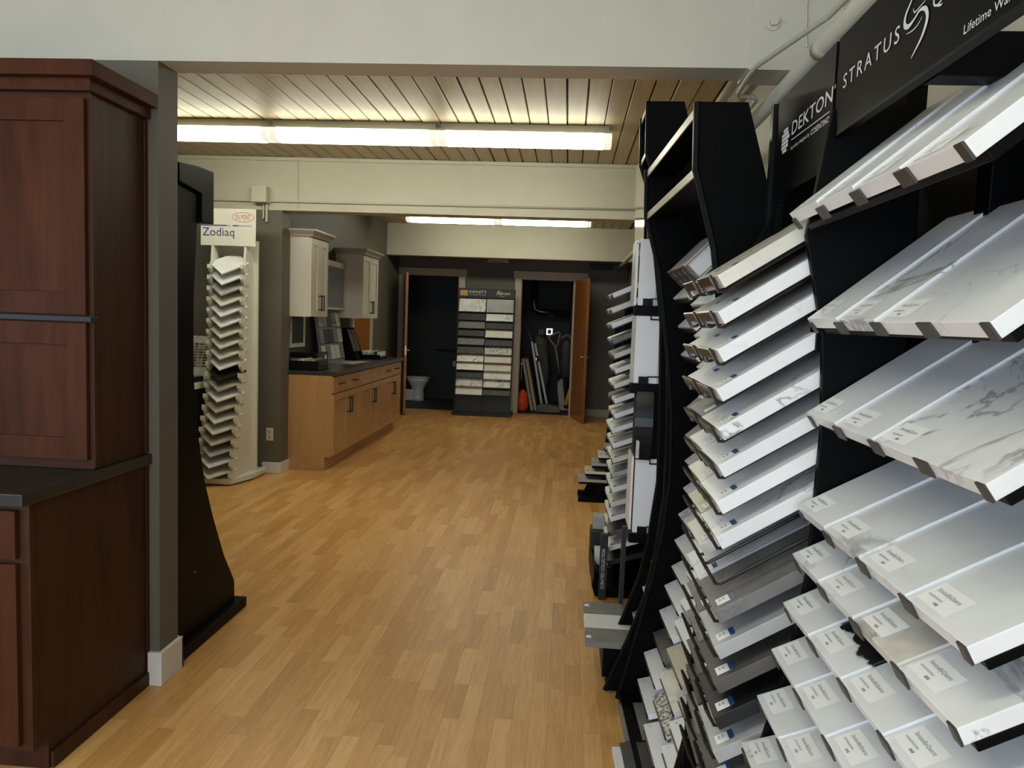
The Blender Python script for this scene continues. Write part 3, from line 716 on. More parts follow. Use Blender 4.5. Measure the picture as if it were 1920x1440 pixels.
leanbox(-1.710, -1.70, .05, 1.96, -.08, .055).build('side_panel', 'charcoal', ir)
leanbox(-.845, -.835, .05, 1.96, -.08, .055).build('side_panel', 'charcoal', ir)
leanbox(-1.279, -1.271, .05, 1.80, -.06, .0).build('divider', 'charcoal', ir)
hd = leanbox(-1.712, -.833, 1.815, 1.962, -.085, -.06).build('header', 'charcoal', ir)
yh = LEAN(1.89) - .0885
def far_text(body, x, z, mat, **kw):
    put_text(text_mesh(body, mat, **kw), hd, loc_of(hd, frame((x, LEAN(z) - .0875, z), (1, 0, 0), (0, .10, 1))))
far_text('INFINITY', -1.545, 1.885, 'sign_ink', height=.042, width=.27)
far_text('The engineered surface', -1.545, 1.852, 'sign_ink', height=.020, width=.26)
far_text('fle', -1.12, 1.870, 'sign_ink', height=.065, shear=.35); far_text('FORM', -1.045, 1.872, 'sign_ink', height=.034, width=.135)
far_text('surfaces', -1.06, 1.845, 'sign_ink', height=.014)
leanbox(-1.685, -1.565, 1.845, 1.930, -.088, -.0855).build('emblem', 'sign_gold', hd)
far_text('∞', -1.66, 1.87, 'ink', width=.07)
def fy(y, x): return 0
PX = 1420.0
def zrow(yz):      # picture row (zoomed) -> height on the display plane
    return 1.949 - (yz - 100) / 5.143 * .00816
lc = [(195, 318, 'st_veined'), (335, 400, 'st_dark'), (410, 480, 'st_grey'), (490, 555, 'st_dark'), (575, 640, 'st_grey'), (650, 725, 'st_dark'), (735, 805, 'st_marbled'), (815, 885, 'st_cream'), (895, 960, 'st_black'), (970, 1045, 'st_marbled'), (1055, 1125, 'st_cream')]
rc = [(205, 330, 'st_lightgrey'), (345, 415, 'st_veined'), (425, 490, 'st_dark'), (500, 575, 'st_cream'), (592, 655, 'st_dark'), (665, 740, 'st_granite'), (748, 820, 'st_beige'), (828, 900, 'st_beige'), (905, 980, 'st_cream'), (990, 1060, 'st_marbled'), (1070, 1135, 'st_brown')]
for ci, (colm, x0, x1) in enumerate(((lc, -1.695, -1.283), (rc, -1.267, -.850))):
    for k, (a, b_, mt) in enumerate(colm):
        za, zb = zrow(b_ - (0 if ci == 0 else 12)), zrow(a - (0 if ci == 0 else 12))
        y = LEAN(za)
        top_in = -.015 if k else -.045
        o = MB().add([(x0, y - .075, za), (x1, y - .075, za), (x1, y - .062, za - .004), (x0, y - .062, za - .004), (x0, y + top_in, zb), (x1, y + top_in, zb), (x1, y + top_in + .013, zb), (x0, y + top_in + .013, zb)],
                     [(3, 2, 1, 0), (4, 5, 6, 7), (0, 1, 5, 4), (1, 2, 6, 5), (2, 3, 7, 6), (3, 0, 4, 7)]).build('wall_sample', mt)
        tag(o, f'{LOOK[mt]} slab in {"left" if ci == 0 else "right"} column of far display, {"topmost" if k == 0 else ORD[k] + " from top"}', 'stone sample', 'slabs on the far display')

# ================================================================== TOILET ROOM and STORE CUPBOARD beyond the doors
tl = thing('toilet', 'pale toilet in the dark room behind the left door', 'toilet', (-2.75, 13.3, 0))
MB().lathe([(.095, 0), (.085, .05), (.08, .18), (.10, .26), (.14, .34), (.155, .40)], (-2.62, 13.3, .004), 20, 1.3, 1).build('bowl', 'porcelain', tl, smooth=True)
MB().lathe([(.14, .402), (.160, .402), (.163, .42), (.14, .43), (.05, .435)], (-2.62, 13.3, .004), 20, 1.3, 1).build('seat', 'porcelain', tl, smooth=True)
B(-3.12, -2.90, 13.08, 13.52, .36, .76).build('tank', 'porcelain', tl, .02)
MB().box(-3.12, -2.66, 13.23, 13.37, .004, .2).build('pedestal', 'porcelain', tl, .02)
gb = MB().tube([(-2.4, 13.74, .90), (-1.5, 13.74, .90)], .016, 8).tube([(-2.4, 13.74, .9), (-2.4, 13.80, .9)], .016, 8).tube([(-1.5, 13.74, .9), (-1.5, 13.80, .9)], .016, 8).build('grab_bar', 'charcoal', smooth=True)
tag(gb, 'dark grab bar on back wall of the toilet room', 'grab bar')
tp = thing('paper_holder', 'toilet paper roll on holder in dark toilet room', 'paper holder', (-2.0, 13.75, .62))
MB().tube([(-2.06, 13.72, .66), (-1.96, 13.72, .66)], .055, 14).build('roll', 'paper', tp); MB().box(-1.95, -1.85, 13.70, 13.80, .62, .70).build('mount', 'chrome', tp, .01)

dp = MB().tube([(-.62, 13.55, 2.59), (-.62, 13.55, 1.80), (-.60, 13.55, 1.70), (-.52, 13.55, 1.66), (.38, 13.55, 1.60)], .06, 12).build('drain_pipe', 'pipe_black', smooth=True); tag(dp, 'black drain pipe bending across the dark cupboard wall', 'pipe')
dp = MB().tube([(.10, 12.75, .02), (.11, 12.75, 1.3), (.12, 12.75, 1.75), (.13, 12.75, 2.59)], .075, 14, [.075, .075, .095, .075]).build('stack_pipe', 'pipe_black', smooth=True); tag(dp, 'glossy black upright pipe in the cupboard beside open door', 'pipe')
es = thing('wall_switch', 'glowing white square switch on dark cupboard wall', 'switch', (-.33, 13.79, 1.25))
MB().box(-.385, -.275, 13.785, 13.799, 1.25, 1.27).box(-.385, -.275, 13.785, 13.799, 1.345, 1.365).box(-.385, -.36, 13.785, 13.799, 1.27, 1.345).box(-.30, -.275, 13.785, 13.799, 1.27, 1.345).build('frame', 'glow_white', es)
B(-.36, -.30, 13.79, 13.799, 1.27, 1.345).build('rocker', 'black_wall', es)
oc = B(-.52, -.44, 13.78, 13.799, 1.24, 1.34).build('outlet', 'grey_plastic'); tag(oc, 'grey outlet beside glowing switch on the cupboard wall', 'outlet')
for z in (1.265, 1.315): B(-.50, -.46, 13.775, 13.781, z - .012, z + .012).build('socket', 'black_wall', oc)
def pole(name, p0, p1, r, mat, label, cat, n=8):
    o = MB().tube([p0, p1], r, n).build(name, mat, smooth=True); return tag(o, label, cat)
mop = pole('mop_handle', (-.735, 12.45, .50), (-.755, 12.62, 1.02), .012, 'chrome', 'silver pole leaning just inside cupboard at left jamb', 'pole')
for k, (x0, lb) in enumerate(((-.66, 'beige folding table edge leaning in cupboard, left one'), (-.60, 'beige folding table edge leaning in cupboard, right one'))):
    o = MB().prism([(x0 + .10, .01), (x0 + .145, .01), (x0 - .035, .86), (x0 - .08, .86)], 1, 12.48, 13.0).build('folded_table', 'ply_beige', bevel=.004); tag(o, lb, 'table')
    B(x0 + .0, x0 + .004, 12.474, 12.479, .30, .60).build('slot', 'dark_slot', o)
for k, (xa, xb, lb) in enumerate(((-.36, -.575, 'grey metal rail leaning in cupboard, left of the pair'), (-.27, -.53, 'grey metal rail leaning in cupboard, right of the pair'))):
    o = MB().box(-.016, .016, -.01, .01, 0, 1.16 - .02 * k).build('metal_rail', 'st_lightgrey', local=True)
    o.location = (xa, 12.5 + .08 * k, .012); o.rotation_euler = (0, math.atan2(xb - xa, 1.1), 0); tag(o, lb, 'rail')
bd2 = pole('broom', (-.54, 12.72, .95), (-.66, 12.75, 1.33), .015, 'blue_plastic', 'blue handled broom stick leaning in the cupboard corner', 'broom')
bd3 = MB().tube([(-.50, 12.55, .86), (-.60, 12.6, 1.15)], .02, 10).tube([(-.485, 12.55, .82), (-.515, 12.56, .9)], .045, 10).build('squeegee', 'chrome', smooth=True); tag(bd3, 'silver squeegee pole with black collar leaning in cupboard', 'squeegee')
# draped grey cover
gv = MB(); nn = 8
pts = []
for j in range(9):
    z = .35 + j * .11
    w = (.09, .12, .14, .16, .17, .17, .16, .15, .13)[j]
    for k in range(nn):
        a = 2 * math.pi * k / nn
        pts.append((-.38 - .012 * j + .8 * w * math.cos(a) * (1 + .2 * math.sin(3 * a + j)), 13.12 + .10 * math.sin(a), z))
fs = [(j * nn + k, j * nn + (k + 1) % nn, (j + 1) * nn + (k + 1) % nn, (j + 1) * nn + k) for j in range(8) for k in range(nn)] + [tuple(range(nn)), tuple(8 * nn + k for k in range(nn))]
o = gv.add(pts, fs).build('folded_cover', 'grey_cloth', smooth=True); tag(o, 'grey cloth bundle standing behind metal rails in cupboard', 'cloth')
MB().tube([(-.44, 13.02, 1.20), (-.455, 13.02, 1.30)], .01, 6).tube([(-.40, 13.02, 1.20), (-.40, 13.02, 1.30)], .01, 6).build('frame_tube', 'chrome', o)
# grey long-handled shovel
sh = thing('snow_shovel', 'grey long shovel with open D handle in the cupboard', 'shovel', (-.10, 12.55, 0))
sp = lambda x, z: (x, 12.55 + .10 * z, z)
MB().tube([sp(-.155, .85), sp(-.19, 1.06), sp(-.225, 1.11), sp(-.30, 1.20), sp(-.315, 1.24), sp(-.15, 1.325), sp(-.125, 1.30), sp(-.155, 1.13), sp(-.19, 1.06)], .014, 8).build('handle', 'grey_plastic', sh, smooth=True)
MB().tube([sp(-.19, 1.06), sp(-.10, .62)], .014, 8).build('shaft', 'grey_plastic', sh, smooth=True)
MB().prism([(-.13, .62), (-.055, .62), (.0, .16), (-.02, .02), (-.09, .02), (-.105, .18), (-.135, .40)], 1, 12.56, 12.60).build('blade', 'grey_plastic', sh, .01)
MB().prism([(-.15, .60), (-.08, .66), (-.05, .58), (-.13, .50)], 1, 12.545, 12.575).build('collar', 'black_mel', sh)
# vacuum
vc = thing('vacuum_cleaner', 'grey flat-headed vacuum cleaner lying at cupboard floor', 'vacuum', (-.30, 12.45, 0))
MB().prism([(-.46, .015), (-.10, .015), (-.05, .05), (-.12, .12), (-.38, .15), (-.46, .10)], 1, 12.20, 12.44).build('head', 'grey_cloth', vc, .02)
MB().tube([(-.12, 12.40, .08), (-.02, 12.40, .06), (.05, 12.42, .05)], .03, 10).build('hose', 'grey_plastic', vc, smooth=True)
tub = MB().tube([(.02, 12.5, .12), (.10, 12.55, .5), (.17, 12.6, .9)], .022, 8, [.035, .016, .012]).build('broom', 'yellow_paint', smooth=True); tag(tub, 'yellow broom leaning behind the open cupboard door', 'broom')
bp = thing('backpack_blower', 'dark backpack with strap hanging on black pipe in cupboard', 'bag', (.02, 12.7, .6))
MB().tube([(-.10, 12.42, 1.22), (0, 12.40, 1.28), (.08, 12.42, 1.22), (.11, 12.42, 1.05)], .035, 10).build('strap', 'grey_cloth', bp, smooth=True)
MB().lathe([(.03, .55), (.10, .62), (.12, .8), (.11, 1.0), (.09, 1.15), (.03, 1.22)], (.0, 12.36, 0), 12, 1, .5).build('body', 'black_wall', bp, smooth=True)
MB().tube([(.085, 12.38, .60), (.088, 12.38, 1.02)], .009, 6).build('tube', 'chrome', bp, smooth=True)
og = MB().lathe([(.09, 0), (.15, .04), (.16, .14), (.14, .24), (.10, .32), (.04, .36)], (-.69, 12.33, .006), 14, .62, .85).build('orange_bag', 'orange_cloth', smooth=True); tag(og, 'crumpled bright orange bag on the floor in cupboard doorway', 'bag')

# ================================================================== RIGHT-HAND SLAB RACKS
SLABS = {}
def slab_mesh(w, L, t_, bev=.0015):
    k = (round(w, 4), round(L, 4), round(t_, 4))
    if k not in SLABS:
        SLABS[k] = MB().box(0, L, -w / 2, w / 2, 0, t_).mesh('sample_slab', 'st_white', bev)
    return SLABS[k]
STK = MB().add([(0, 0, 0), (1, 0, 0), (1, 1, 0), (0, 1, 0)], [(0, 1, 2, 3)]).mesh('sticker', 'sticker_white')
def slab(name, mt, front, w, L, t_, tilt, yaw, label, group):
    """front: world point of the middle of the lower front edge; slab runs back (+X) and up"""
    o = inst(name, slab_mesh(w, L, t_), mt, front)
    M = Matrix.Translation(front) @ Matrix.Rotation(yaw, 4, 'Z') @ Matrix.Rotation(-tilt, 4, 'Y')
    o.matrix_world = M; WORLD[o.name] = M
    return tag(o, label, 'stone sample', group)
def sticker(sl, x0, y0, sx, sy, z, mat='sticker_white', name='sticker'):
    """rectangle on top of a slab: x into the rack, y along it"""
    o = inst(name, STK, mat, (x0, y0, z + .0006), parent=sl, scale=(sx, sy, 1))
    return o
def on_slab(sl, me, x, y, z, name='lettering'):
    return put_text(me, sl, frame((x, y, z), (0, -1, 0), (1, 0, 0)), name)
TQ = text_mesh('StratusByQuartz', 'ink_soft', height=.009, width=.058)
TL = text_mesh('lllllllllll', 'ink_soft', height=.0035, width=.035)
TI = text_mesh('lll', 'ink', height=.0045, width=.009)

# ---------------------------------------------------------------- rack 1: nearest, wide shelves
G1 = 'slabs on the nearest right-hand rack'
r1 = thing('slab_rack', 'nearest black slab rack on the right with wide grey sign board', 'rack', (.65, 1.24, 0))
YN, YFAR = .915, 1.575
SW1 = (YFAR - YN) / 4
#       z front, x front, tilt, materials far -> near
ROWS1 = [(1.712, .440, 40, ['st_white', 'st_plain', 'st_plain', 'st_bold']),
         (1.508, .486, 39, ['st_white', 'st_veined', 'st_white']),
         (1.318, .497, 35, ['st_plain', 'st_plain', 'st_veined']),
         (1.120, .492, 29, ['st_white', 'st_bold', 'st_veined', 'st_white']),
         (1.018, .489, 27.5, ['st_veined', 'st_veined', 'st_marbled', 'st_veined']),
         (.913, .477, 27.5, ['st_white', 'st_split', 'st_bold', 'st_plain']),
         (.811, .459, 26, ['st_plain', 'st_plain', 'st_plain', 'st_white']),
         (.708, .435, 22, ['st_plain', 'st_white', 'st_white', 'st_plain']),
         (.602, .409, 18, ['st_veined', 'st_white', 'st_veined', 'st_white']),
         (.500, .380, 16, ['st_white', 'st_plain', 'st_white', 'st_plain'])]
T1 = .024
POS4 = ('at far end', 'second from far end', 'third from far end', 'at near end')
POS3 = ('at far end', 'in the middle', 'the wide near one')
# side panel (far) with the curved front edge just behind the slab fronts
front = [(z - .03, x + .03) for z, x, tl_, _ in ROWS1]
poly = [(.68, 1.93), (.505, 1.93)] + [(x, z) for z, x in front] + [(.37, .25), (.34, 0), (.68, 0)]
MB().prism(poly, 1, 1.582, 1.598).build('side_panel', 'black_mel', r1, .002)
for y in (1.02, 1.42):
    B(.72, .78, y - .025, y + .025, 0, 1.95).build('post', 'black_mel', r1, .003)
B(.532, .68, 1.20, 1.25, 1.875, 1.94).build('arm', 'black_mel', r1, .003)
B(.40, .85, .80, 1.598, 0, .06).build('base', 'black_mel', r1, .004)
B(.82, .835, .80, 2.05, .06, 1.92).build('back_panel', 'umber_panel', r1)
for i, (z, x, tl_, mts) in enumerate(ROWS1):
    tl_ = RD(tl_); c, s = math.cos(tl_), math.sin(tl_)
    L = .33
    zf, xf = z - T1 * c, x + T1 * s      # lower front edge from upper front edge
    M = Matrix.Translation((xf, 0, zf)) @ Matrix.Rotation(-tl_, 4, 'Y')
    iv = lambda mb: setattr(mb, 'v', [tuple(M @ Vector(p)) for p in mb.v]) or mb
    iv(B(.012, L - .01, YN + .002, YFAR - .004, -.015, -.001)).build('tray', 'black_mel', r1, .002)
    iv(MB().prism([(L * .45, -.02), (L - .01, -.02), (L - .01, -.06)], 1, 1.0, 1.04)).build('bracket', 'black_mel', r1)
    n = len(mts); y = YFAR
    for k, mt in enumerate(mts):
        w = SW1 if (n == 4 or k < 2) else SW1 * 2
        pos = (POS4 if n == 4 else POS3)[k]
        lift = .0045 * (n - 1 - k)
        o = slab('stone_sample', mt, (xf - lift * s, y - w / 2, zf + lift * c), w - .0015, L, T1, tl_, 0,
                 f'{LOOK[mt]} slab in {rowname(i)} of nearest right-hand rack, {pos}', G1)
        st = sticker(o, .012, w / 2 - .088, .045, .080, T1)
        on_slab(o, TQ, .036, w / 2 - .018, T1 + .0012); on_slab(o, TL, .026, w / 2 - .016, T1 + .0012); on_slab(o, TI, .017, w / 2 - .045, T1 + .0012)
        y -= w
    for k in range(5):
        yy = YFAR - k * SW1
        ya, yb = max(yy - .020, YN + .001), min(yy + .020, YFAR - .001)
        iv(MB().box(-.004, -.0005, ya, yb, -.001, T1 + .001)).build('clip', 'clip_brown', r1, .001)
XS = .51
hb = B(XS, XS + .02, .80, 1.585, 1.880, 2.066).build('sign_board', 'sign_dark', r1, .001)
B(XS - .001, XS + .015, .80, 1.585, 1.874, 1.880).build('sign_rail', 'black_mel', r1)
def sign_text(parent, body, y, z, mat, **kw):
    me = text_mesh(body, mat, **kw)
    put_text(me, parent, loc_of(parent, frame((XS - .0012, y, z), (0, -1, 0), (0, 0, 1))))
sign_text(hb, 'STRATUS', 1.545, 1.957, 'sign_ink', height=.027, width=.25, spacing=1.35)
sign_text(hb, 'QUARTZ', 1.184, 1.957, 'sign_ink', height=.027, width=.215, spacing=1.35)
sign_text(hb, 'Lifetime Warranty', 1.085, 1.8865, 'sign_ink', height=.0165, width=.155)
def ribbon(parent, pts, ws, mat, name):
    """tapered stroke in the sign plane, points (y, z)"""
    P = [Vector(p) for p in pts]; fine = []; fw = []
    for i in range(len(P) - 1):          # Catmull-Rom
        p0, p1, p2, p3 = P[max(i - 1, 0)], P[i], P[i + 1], P[min(i + 2, len(P) - 1)]
        for k in range(6):
            q = k / 6
            fine.append(.5 * ((2 * p1) + (p2 - p0) * q + (2 * p0 - 5 * p1 + 4 * p2 - p3) * q * q + (3 * p1 - p0 - 3 * p2 + p3) * q ** 3))
            fw.append(ws[i] + (ws[i + 1] - ws[i]) * q)
    fine.append(P[-1]); fw.append(ws[-1])
    vs = []
    for i, p in enumerate(fine):
        d = (fine[min(i + 1, len(fine) - 1)] - fine[max(i - 1, 0)]).normalized(); nn_ = Vector((-d.y, d.x)) * fw[i] / 2
        vs += [(XS - .0014, p.x + nn_.x, p.y + nn_.y), (XS - .0014, p.x - nn_.x, p.y - nn_.y)]
    MB().add(vs, [(2 * i, 2 * i + 1, 2 * i + 3, 2 * i + 2) for i in range(len(fine) - 1)]).build(name, mat, parent)
ribbon(hb, [(1.236, 2.030), (1.258, 2.006), (1.276, 1.990), (1.277, 1.975), (1.262, 1.968), (1.243, 1.972), (1.225, 1.978), (1.206, 1.972), (1.199, 1.955), (1.213, 1.934), (1.245, 1.9135)],
       [.001, .004, .0065, .009, .007, .004, .004, .008, .009, .006, .001], 'sign_ink', 'logo_stroke')
ribbon(hb, [(1.250, 1.990), (1.244, 1.982), (1.228, 1.983), (1.208, 1.986)], [.001, .0025, .002, .0008], 'sign_ink', 'logo_stroke')
ribbon(hb, [(1.268, 1.9585), (1.248, 1.956), (1.230, 1.958), (1.216, 1.965)], [.0008, .002, .002, .0008], 'sign_ink', 'logo_stroke')

# ---------------------------------------------------------------- rack 2: two slabs a row in wire holders, black header
G2 = 'slabs on the second right-hand rack'
r2 = thing('slab_rack', 'second black slab rack on the right with black header and wire holders', 'rack', (.6, 1.82, 0))
MB().prism([(.70, 0), (.36, 0), (.375, .6), (.40, 1.2), (.40, 1.5), (.47, 1.70), (.51, 1.78), (.51, 2.066), (.70, 2.066)], 1, 2.035, 2.05).build('side_panel', 'black_mel', r2, .002)
B(.66, .70, 1.62, 2.035, 0, 2.0).build('back_panel', 'black_mel', r2)
B(.36, .80, 1.61, 2.05, 0, .06).build('base', 'black_mel', r2, .004)
# header panel with an oval-topped window
hp = MB()
ya, yb = 1.60, 2.045
hp.box(XS, XS + .018, ya, yb, 1.83, 2.066).box(XS, XS + .018, ya, 1.645, 1.45, 1.83).box(XS, XS + .018, 1.985, yb, 1.45, 1.83)
for q in range(8):
    a0, a1 = q / 8, (q + 1) / 8
    for sg_ in (0, 1):
        yA = 1.645 + (.06) * (1 - math.cos(a0 * math.pi / 2)); yB_ = 1.645 + .06 * (1 - math.cos(a1 * math.pi / 2))
        hz = 1.83 - .06 * (1 - math.sin((a0 + a1) / 2 * math.pi / 2))
        if sg_: yA, yB_ = 3.63 - yB_, 3.63 - yA
        hp.box(XS, XS + .018, yA, yB_, hz, 1.831)
hd2 = hp.build('header_panel', 'black_mel', r2)
B(XS - .008, XS + .004, 2.035, 2.06, 1.45, 2.066).build('header_edge', 'black_gloss', r2)
sign_text(hd2, 'DEKTON', 1.880, 1.950, 'sign_ink', height=.031, width=.278, spacing=1.05, bold=.006)
sign_text(hd2, '®', 1.594, 1.972, 'sign_ink', height=.008)
sign_text(hd2, 'COSENTINO', 1.731, 1.9135, 'sign_ink', height=.0125, width=.118, bold=.01)
sign_text(hd2, 'A product designed by', 1.882, 1.9135, 'sign_ink', height=.011, width=.142)
MB().add([(XS - .0013, 1.879, 1.9385), (XS - .0013, 1.613, 1.9325), (XS - .0013, 1.613, 1.9345), (XS - .0013, 1.879, 1.9405)], [(0, 1, 2, 3)]).build('rule', 'sign_ink', hd2)
for q, (w0, w1) in enumerate(((.012, .045), (.0, .05), (.0, .06), (.0, .05), (.0, .05), (.010, .04))):
    z1 = 1.979 - q * .0098
    y0_, y1_ = 1.962 - w0, 1.962 - w1
    B(XS - .0016, XS - .0003, y1_, y0_, z1 - .0078, z1).build('logo_bar', 'sign_ink', hd2, .0004)
ROWS2 = [(1.598, .304, 33), (1.523, .309, 33), (1.444, .312, 33), (1.361, .315, 33), (1.279, .323, 33), (1.200, .328, 32.5), (1.121, .329, 32.5), (1.045, .333, 32),
         (.966, .334, 32), (.882, .338, 31.5), (.803, .343, 31), (.726, .346, 30.5), (.645, .351, 30), (.569, .354, 29.5), (.492, .356, 29), (.415, .358, 28)]
M2N = ['st_cream', 'st_plain', 'st_white', 'st_plain', 'st_veined', 'st_plain', 'st_white', 'st_veined', None, 'st_grey', 'st_lightgrey', 'st_taupe', 'st_black', 'st_lightgrey', 'st_taupe', 'st_dark']
M2F = ['st_cream', 'st_cream', 'st_white', 'st_plain', 'st_grey', 'st_white', 'st_cream', 'st_beige', 'st_cream', 'st_white', 'st_grey', 'st_grey', 'st_taupe', 'st_dark', 'st_grey', 'st_taupe']
T2 = .030
for i, (z, x, tl_) in enumerate(ROWS2):
    tl_ = RD(tl_); c, s = math.cos(tl_), math.sin(tl_); L = .36
    zf, xf = z - T2 * c, x + T2 * s
    M = Matrix.Translation((xf, 0, zf)) @ Matrix.Rotation(-tl_, 4, 'Y')
    for k, (y0, y1, mt) in enumerate(((1.605, 1.808, M2N[i]), (1.816, 2.02, M2F[i]))):
        w = y1 - y0
        if mt:
            o = slab('stone_sample', mt, (xf + (0 if k == 0 else .004), (y0 + y1) / 2, zf), w - .006, L, T2, tl_, 0,
                     f'{LOOK[mt]} slab in {rowname(i)} of second right-hand rack, {"near" if k == 0 else "far"} column', G2)
            sticker(o, .014, -w / 2 + .02, .034, .034, T2); sticker(o, .044, -w / 2 + .02, .012, .034, T2 + .0003, 'sticker_blue', 'sticker_band')
            on_slab(o, TI, .030, -w / 2 + .046, T2 + .0012); on_slab(o, TI, .021, -w / 2 + .046, T2 + .0012)
        # wire holder: lip in front, two arms running back under the slab
        a, b_ = y0 + .035, y1 - .025
        pts = [(.30, a, -.007), (.0, a, -.007), (-.008, a, -.003), (-.008, a, T2 + .004), (-.008, b_, T2 + .004), (-.008, b_, -.003), (.0, b_, -.007), (.30, b_, -.007)]
        MB().tube([M @ Vector(p) for p in pts], .0042, 6).build('wire_holder', 'wire_black', r2)
        lip = [M @ Vector(p) for p in ((-.012, a + .01, -.004), (-.012, b_ - .01, -.004), (-.012, b_ - .01, T2), (-.012, a + .01, T2))]
        B0 = MB().box(-.0125, -.0045, a + .004, b_ - .004, T2 * .45, T2 + .002)
        B0.v = [tuple(M @ Vector(p)) for p in B0.v]
        B0.build('wire_lip', 'wire_black', r2, .002)

# ---------------------------------------------------------------- rack 3: tall black rack, hexagonal head, three columns
G3 = 'slabs on the third right-hand rack'
YAW3 = RD(2.6)
r3 = thing('slab_rack', 'third black slab rack on the right with open six-sided head', 'rack', (0, 2.04, 0), (0, 0, YAW3))
W3 = WORLD[r3.name]
PROF3 = [(.304, 0), (.365, .254), (.422, .516), (.45, .70), (.466, .89), (.458, 1.15), (.43, 1.40), (.382, 1.70), (.322, 1.905), (.316, 2.075)]
def prof_x(pf, z):
    for (x0, z0), (x1, z1) in zip(pf, pf[1:]):
        if z <= z1: return x0 + (x1 - x0) * (z - z0) / (z1 - z0)
    return pf[-1][0]
poly = PROF3 + [(.444, 2.077), (.495, 1.91), (.60, 1.55), (.80, 1.2), (.80, 0)]
for y0 in (0, .88):
    p = MB().prism(poly, 1, y0, y0 + .018); p.build('side_panel', 'black_gran', r3, .002, local=True)
    # raised rim following the front edge
    MB().tube([(x - .002, y0 + .009, z) for x, z in PROF3], .012, 6).build('rim', 'black_mel', r3, local=True)
for z, x in ((2.060, .318), (1.903, .325)):
    B(x, x + .10, .018, .88, z - .012, z + .006).build('crossbar', 'black_gran', r3, local=True)
    B(x - .004, x, .018, .88, z - .014, z + .010).build('crossbar_edge', 'edge_tan', r3, local=True)
MB().prism([(.46, 1.9), (.478, 1.9), (.80, 1.2), (.80, 0.02), (.78, .02), (.78, 1.18)], 1, .018, .88).build('back_panel', 'black_mel', r3, local=True)
B(.304, .80, .018, .88, 0.0, .03).build('base', 'black_mel', r3, local=True)
ROWS3 = [(1.595, .430, 46), (1.49, .453, 46), (1.384, .470, 45), (1.281, .490, 44), (1.18, .498, 43), (1.076, .503, 42), (.977, .507, 40), (.87, .507, 38), (.767, .494, 36),
         (.664, .485, 34), (.56, .479, 31), (.482, .456, 29), (.381, .441, 27), (.290, .421, 25), (.208, .390, 23), (.098, .371, 16)]
rm = random.Random(5)
COL3 = [['st_white', 'st_plain', 'st_white', 'st_cream', 'st_cream', 'st_cream', 'st_white', 'st_white', 'st_veined', 'st_white', 'st_plain', 'st_plain', 'st_plain', 'st_taupe', 'st_plain', 'st_plain'],
        ['st_white', 'st_veined', 'st_cream', 'st_cream', 'st_lightgrey', 'st_cream', 'st_white', 'st_plain', 'st_plain', 'st_white', 'st_white', 'st_plain', 'st_beige', 'st_cream', 'st_granite', 'st_plain'],
        ['st_cream', 'st_lightgrey', 'st_white', 'st_cream', 'st_white', 'st_cream', 'st_white', 'st_white', 'st_plain', 'st_grey', 'st_plain', 'st_taupe', 'st_lightgrey', 'st_plain', 'st_plain', 'st_white']]
CN = ('far column', 'middle column', 'near column')
for c_ in range(3):
    yc = .72 - c_ * .285
    for i, (z, x, tl_) in enumerate(ROWS3):
        zz = z - (.0, .030, .055)[c_]
        xx = x if c_ == 0 else prof_x(PROF3, max(zz, 0)) + .045 - .01 * c_
        if zz < .05: zz = .06
        mt = COL3[c_][i]; T3 = .020; tr_ = RD(tl_)
        fp = W3 @ Vector((xx + T3 * math.sin(tr_), yc, zz - T3 * math.cos(tr_)))
        o = slab('stone_sample', mt, fp, .275, .27, T3, tr_, YAW3, f'{LOOK[mt]} slab in {rowname(i)} of third right-hand rack, {CN[c_]}', G3)
        M = Matrix.Translation(fp) @ Matrix.Rotation(YAW3, 4, 'Z') @ Matrix.Rotation(-tr_, 4, 'Y')
        on_slab(o, TI, .02, .12, T3 + .001)
        bxm = MB().box(-.006, -.001, -.11, .11, -.006, T3 * .7).box(-.006, .22, -.11, -.09, -.007, -.001).box(-.006, .22, .09, .11, -.007, -.001)
        bxm.v = [tuple(M @ Vector(p)) for p in bxm.v]
        bxm.build('shelf_lip', 'wire_black', r3)
# open sample case leaning in the head of rack 3
cs = thing('sample_case', 'open grey sample box with dark grid end leaning atop third rack', 'sample box', (.40, 2.66, 1.68))
def tilted(mb, org, tilt, yaw=YAW3):
    M = Matrix.Translation(org) @ Matrix.Rotation(yaw, 4, 'Z') @ Matrix.Rotation(-tilt, 4, 'Y'); mb.v = [tuple(M @ Vector(p)) for p in mb.v]; return mb
oc_ = (.385, 2.76, 1.662); tc_ = RD(46)
tilted(MB().box(0, .24, -.20, .06, .030, .036).box(0, .24, .054, .06, -.03, .036).box(0, .24, -.20, .06, -.036, -.03), oc_, tc_).build('shell', 'st_lightgrey', cs)
g_ = MB()
for y in (-.20, -.115, -.03, .055): g_.box(-.006, .004, y - .004, y + .004, -.036, .036)
for z in (-.034, 0, .034): g_.box(-.006, .004, -.20, .06, z - .004, z + .004)
tilted(g_, oc_, tc_).build('grid_end', 'clip_brown', cs)
for y in (-.16, -.07): tilted(MB().box(.02, .22, y - .03, y + .03, -.028, .028), oc_, tc_).build('insert', 'st_plain', cs)
# floor-level slabs at the foot of rack 3
for (x, y, z, mt, nm) in ((.262, 2.72, .032, 'st_grey', 'far'), (.250, 2.44, .032, 'st_dark', 'middle'), (.245, 2.17, .032, 'st_dark', 'near')):
    o = slab('stone_sample', mt, (x, y, z - .028), .265, .30, .022, RD(4), YAW3, f'{LOOK[mt]} floor-level slab at foot of third right-hand rack, {nm} one', G3)
o = slab('stone_sample', 'st_plain', (.222, 2.40, .004), .30, .26, .018, RD(1), YAW3, 'plain white slab lying on floor under charcoal slabs of third rack', G3)

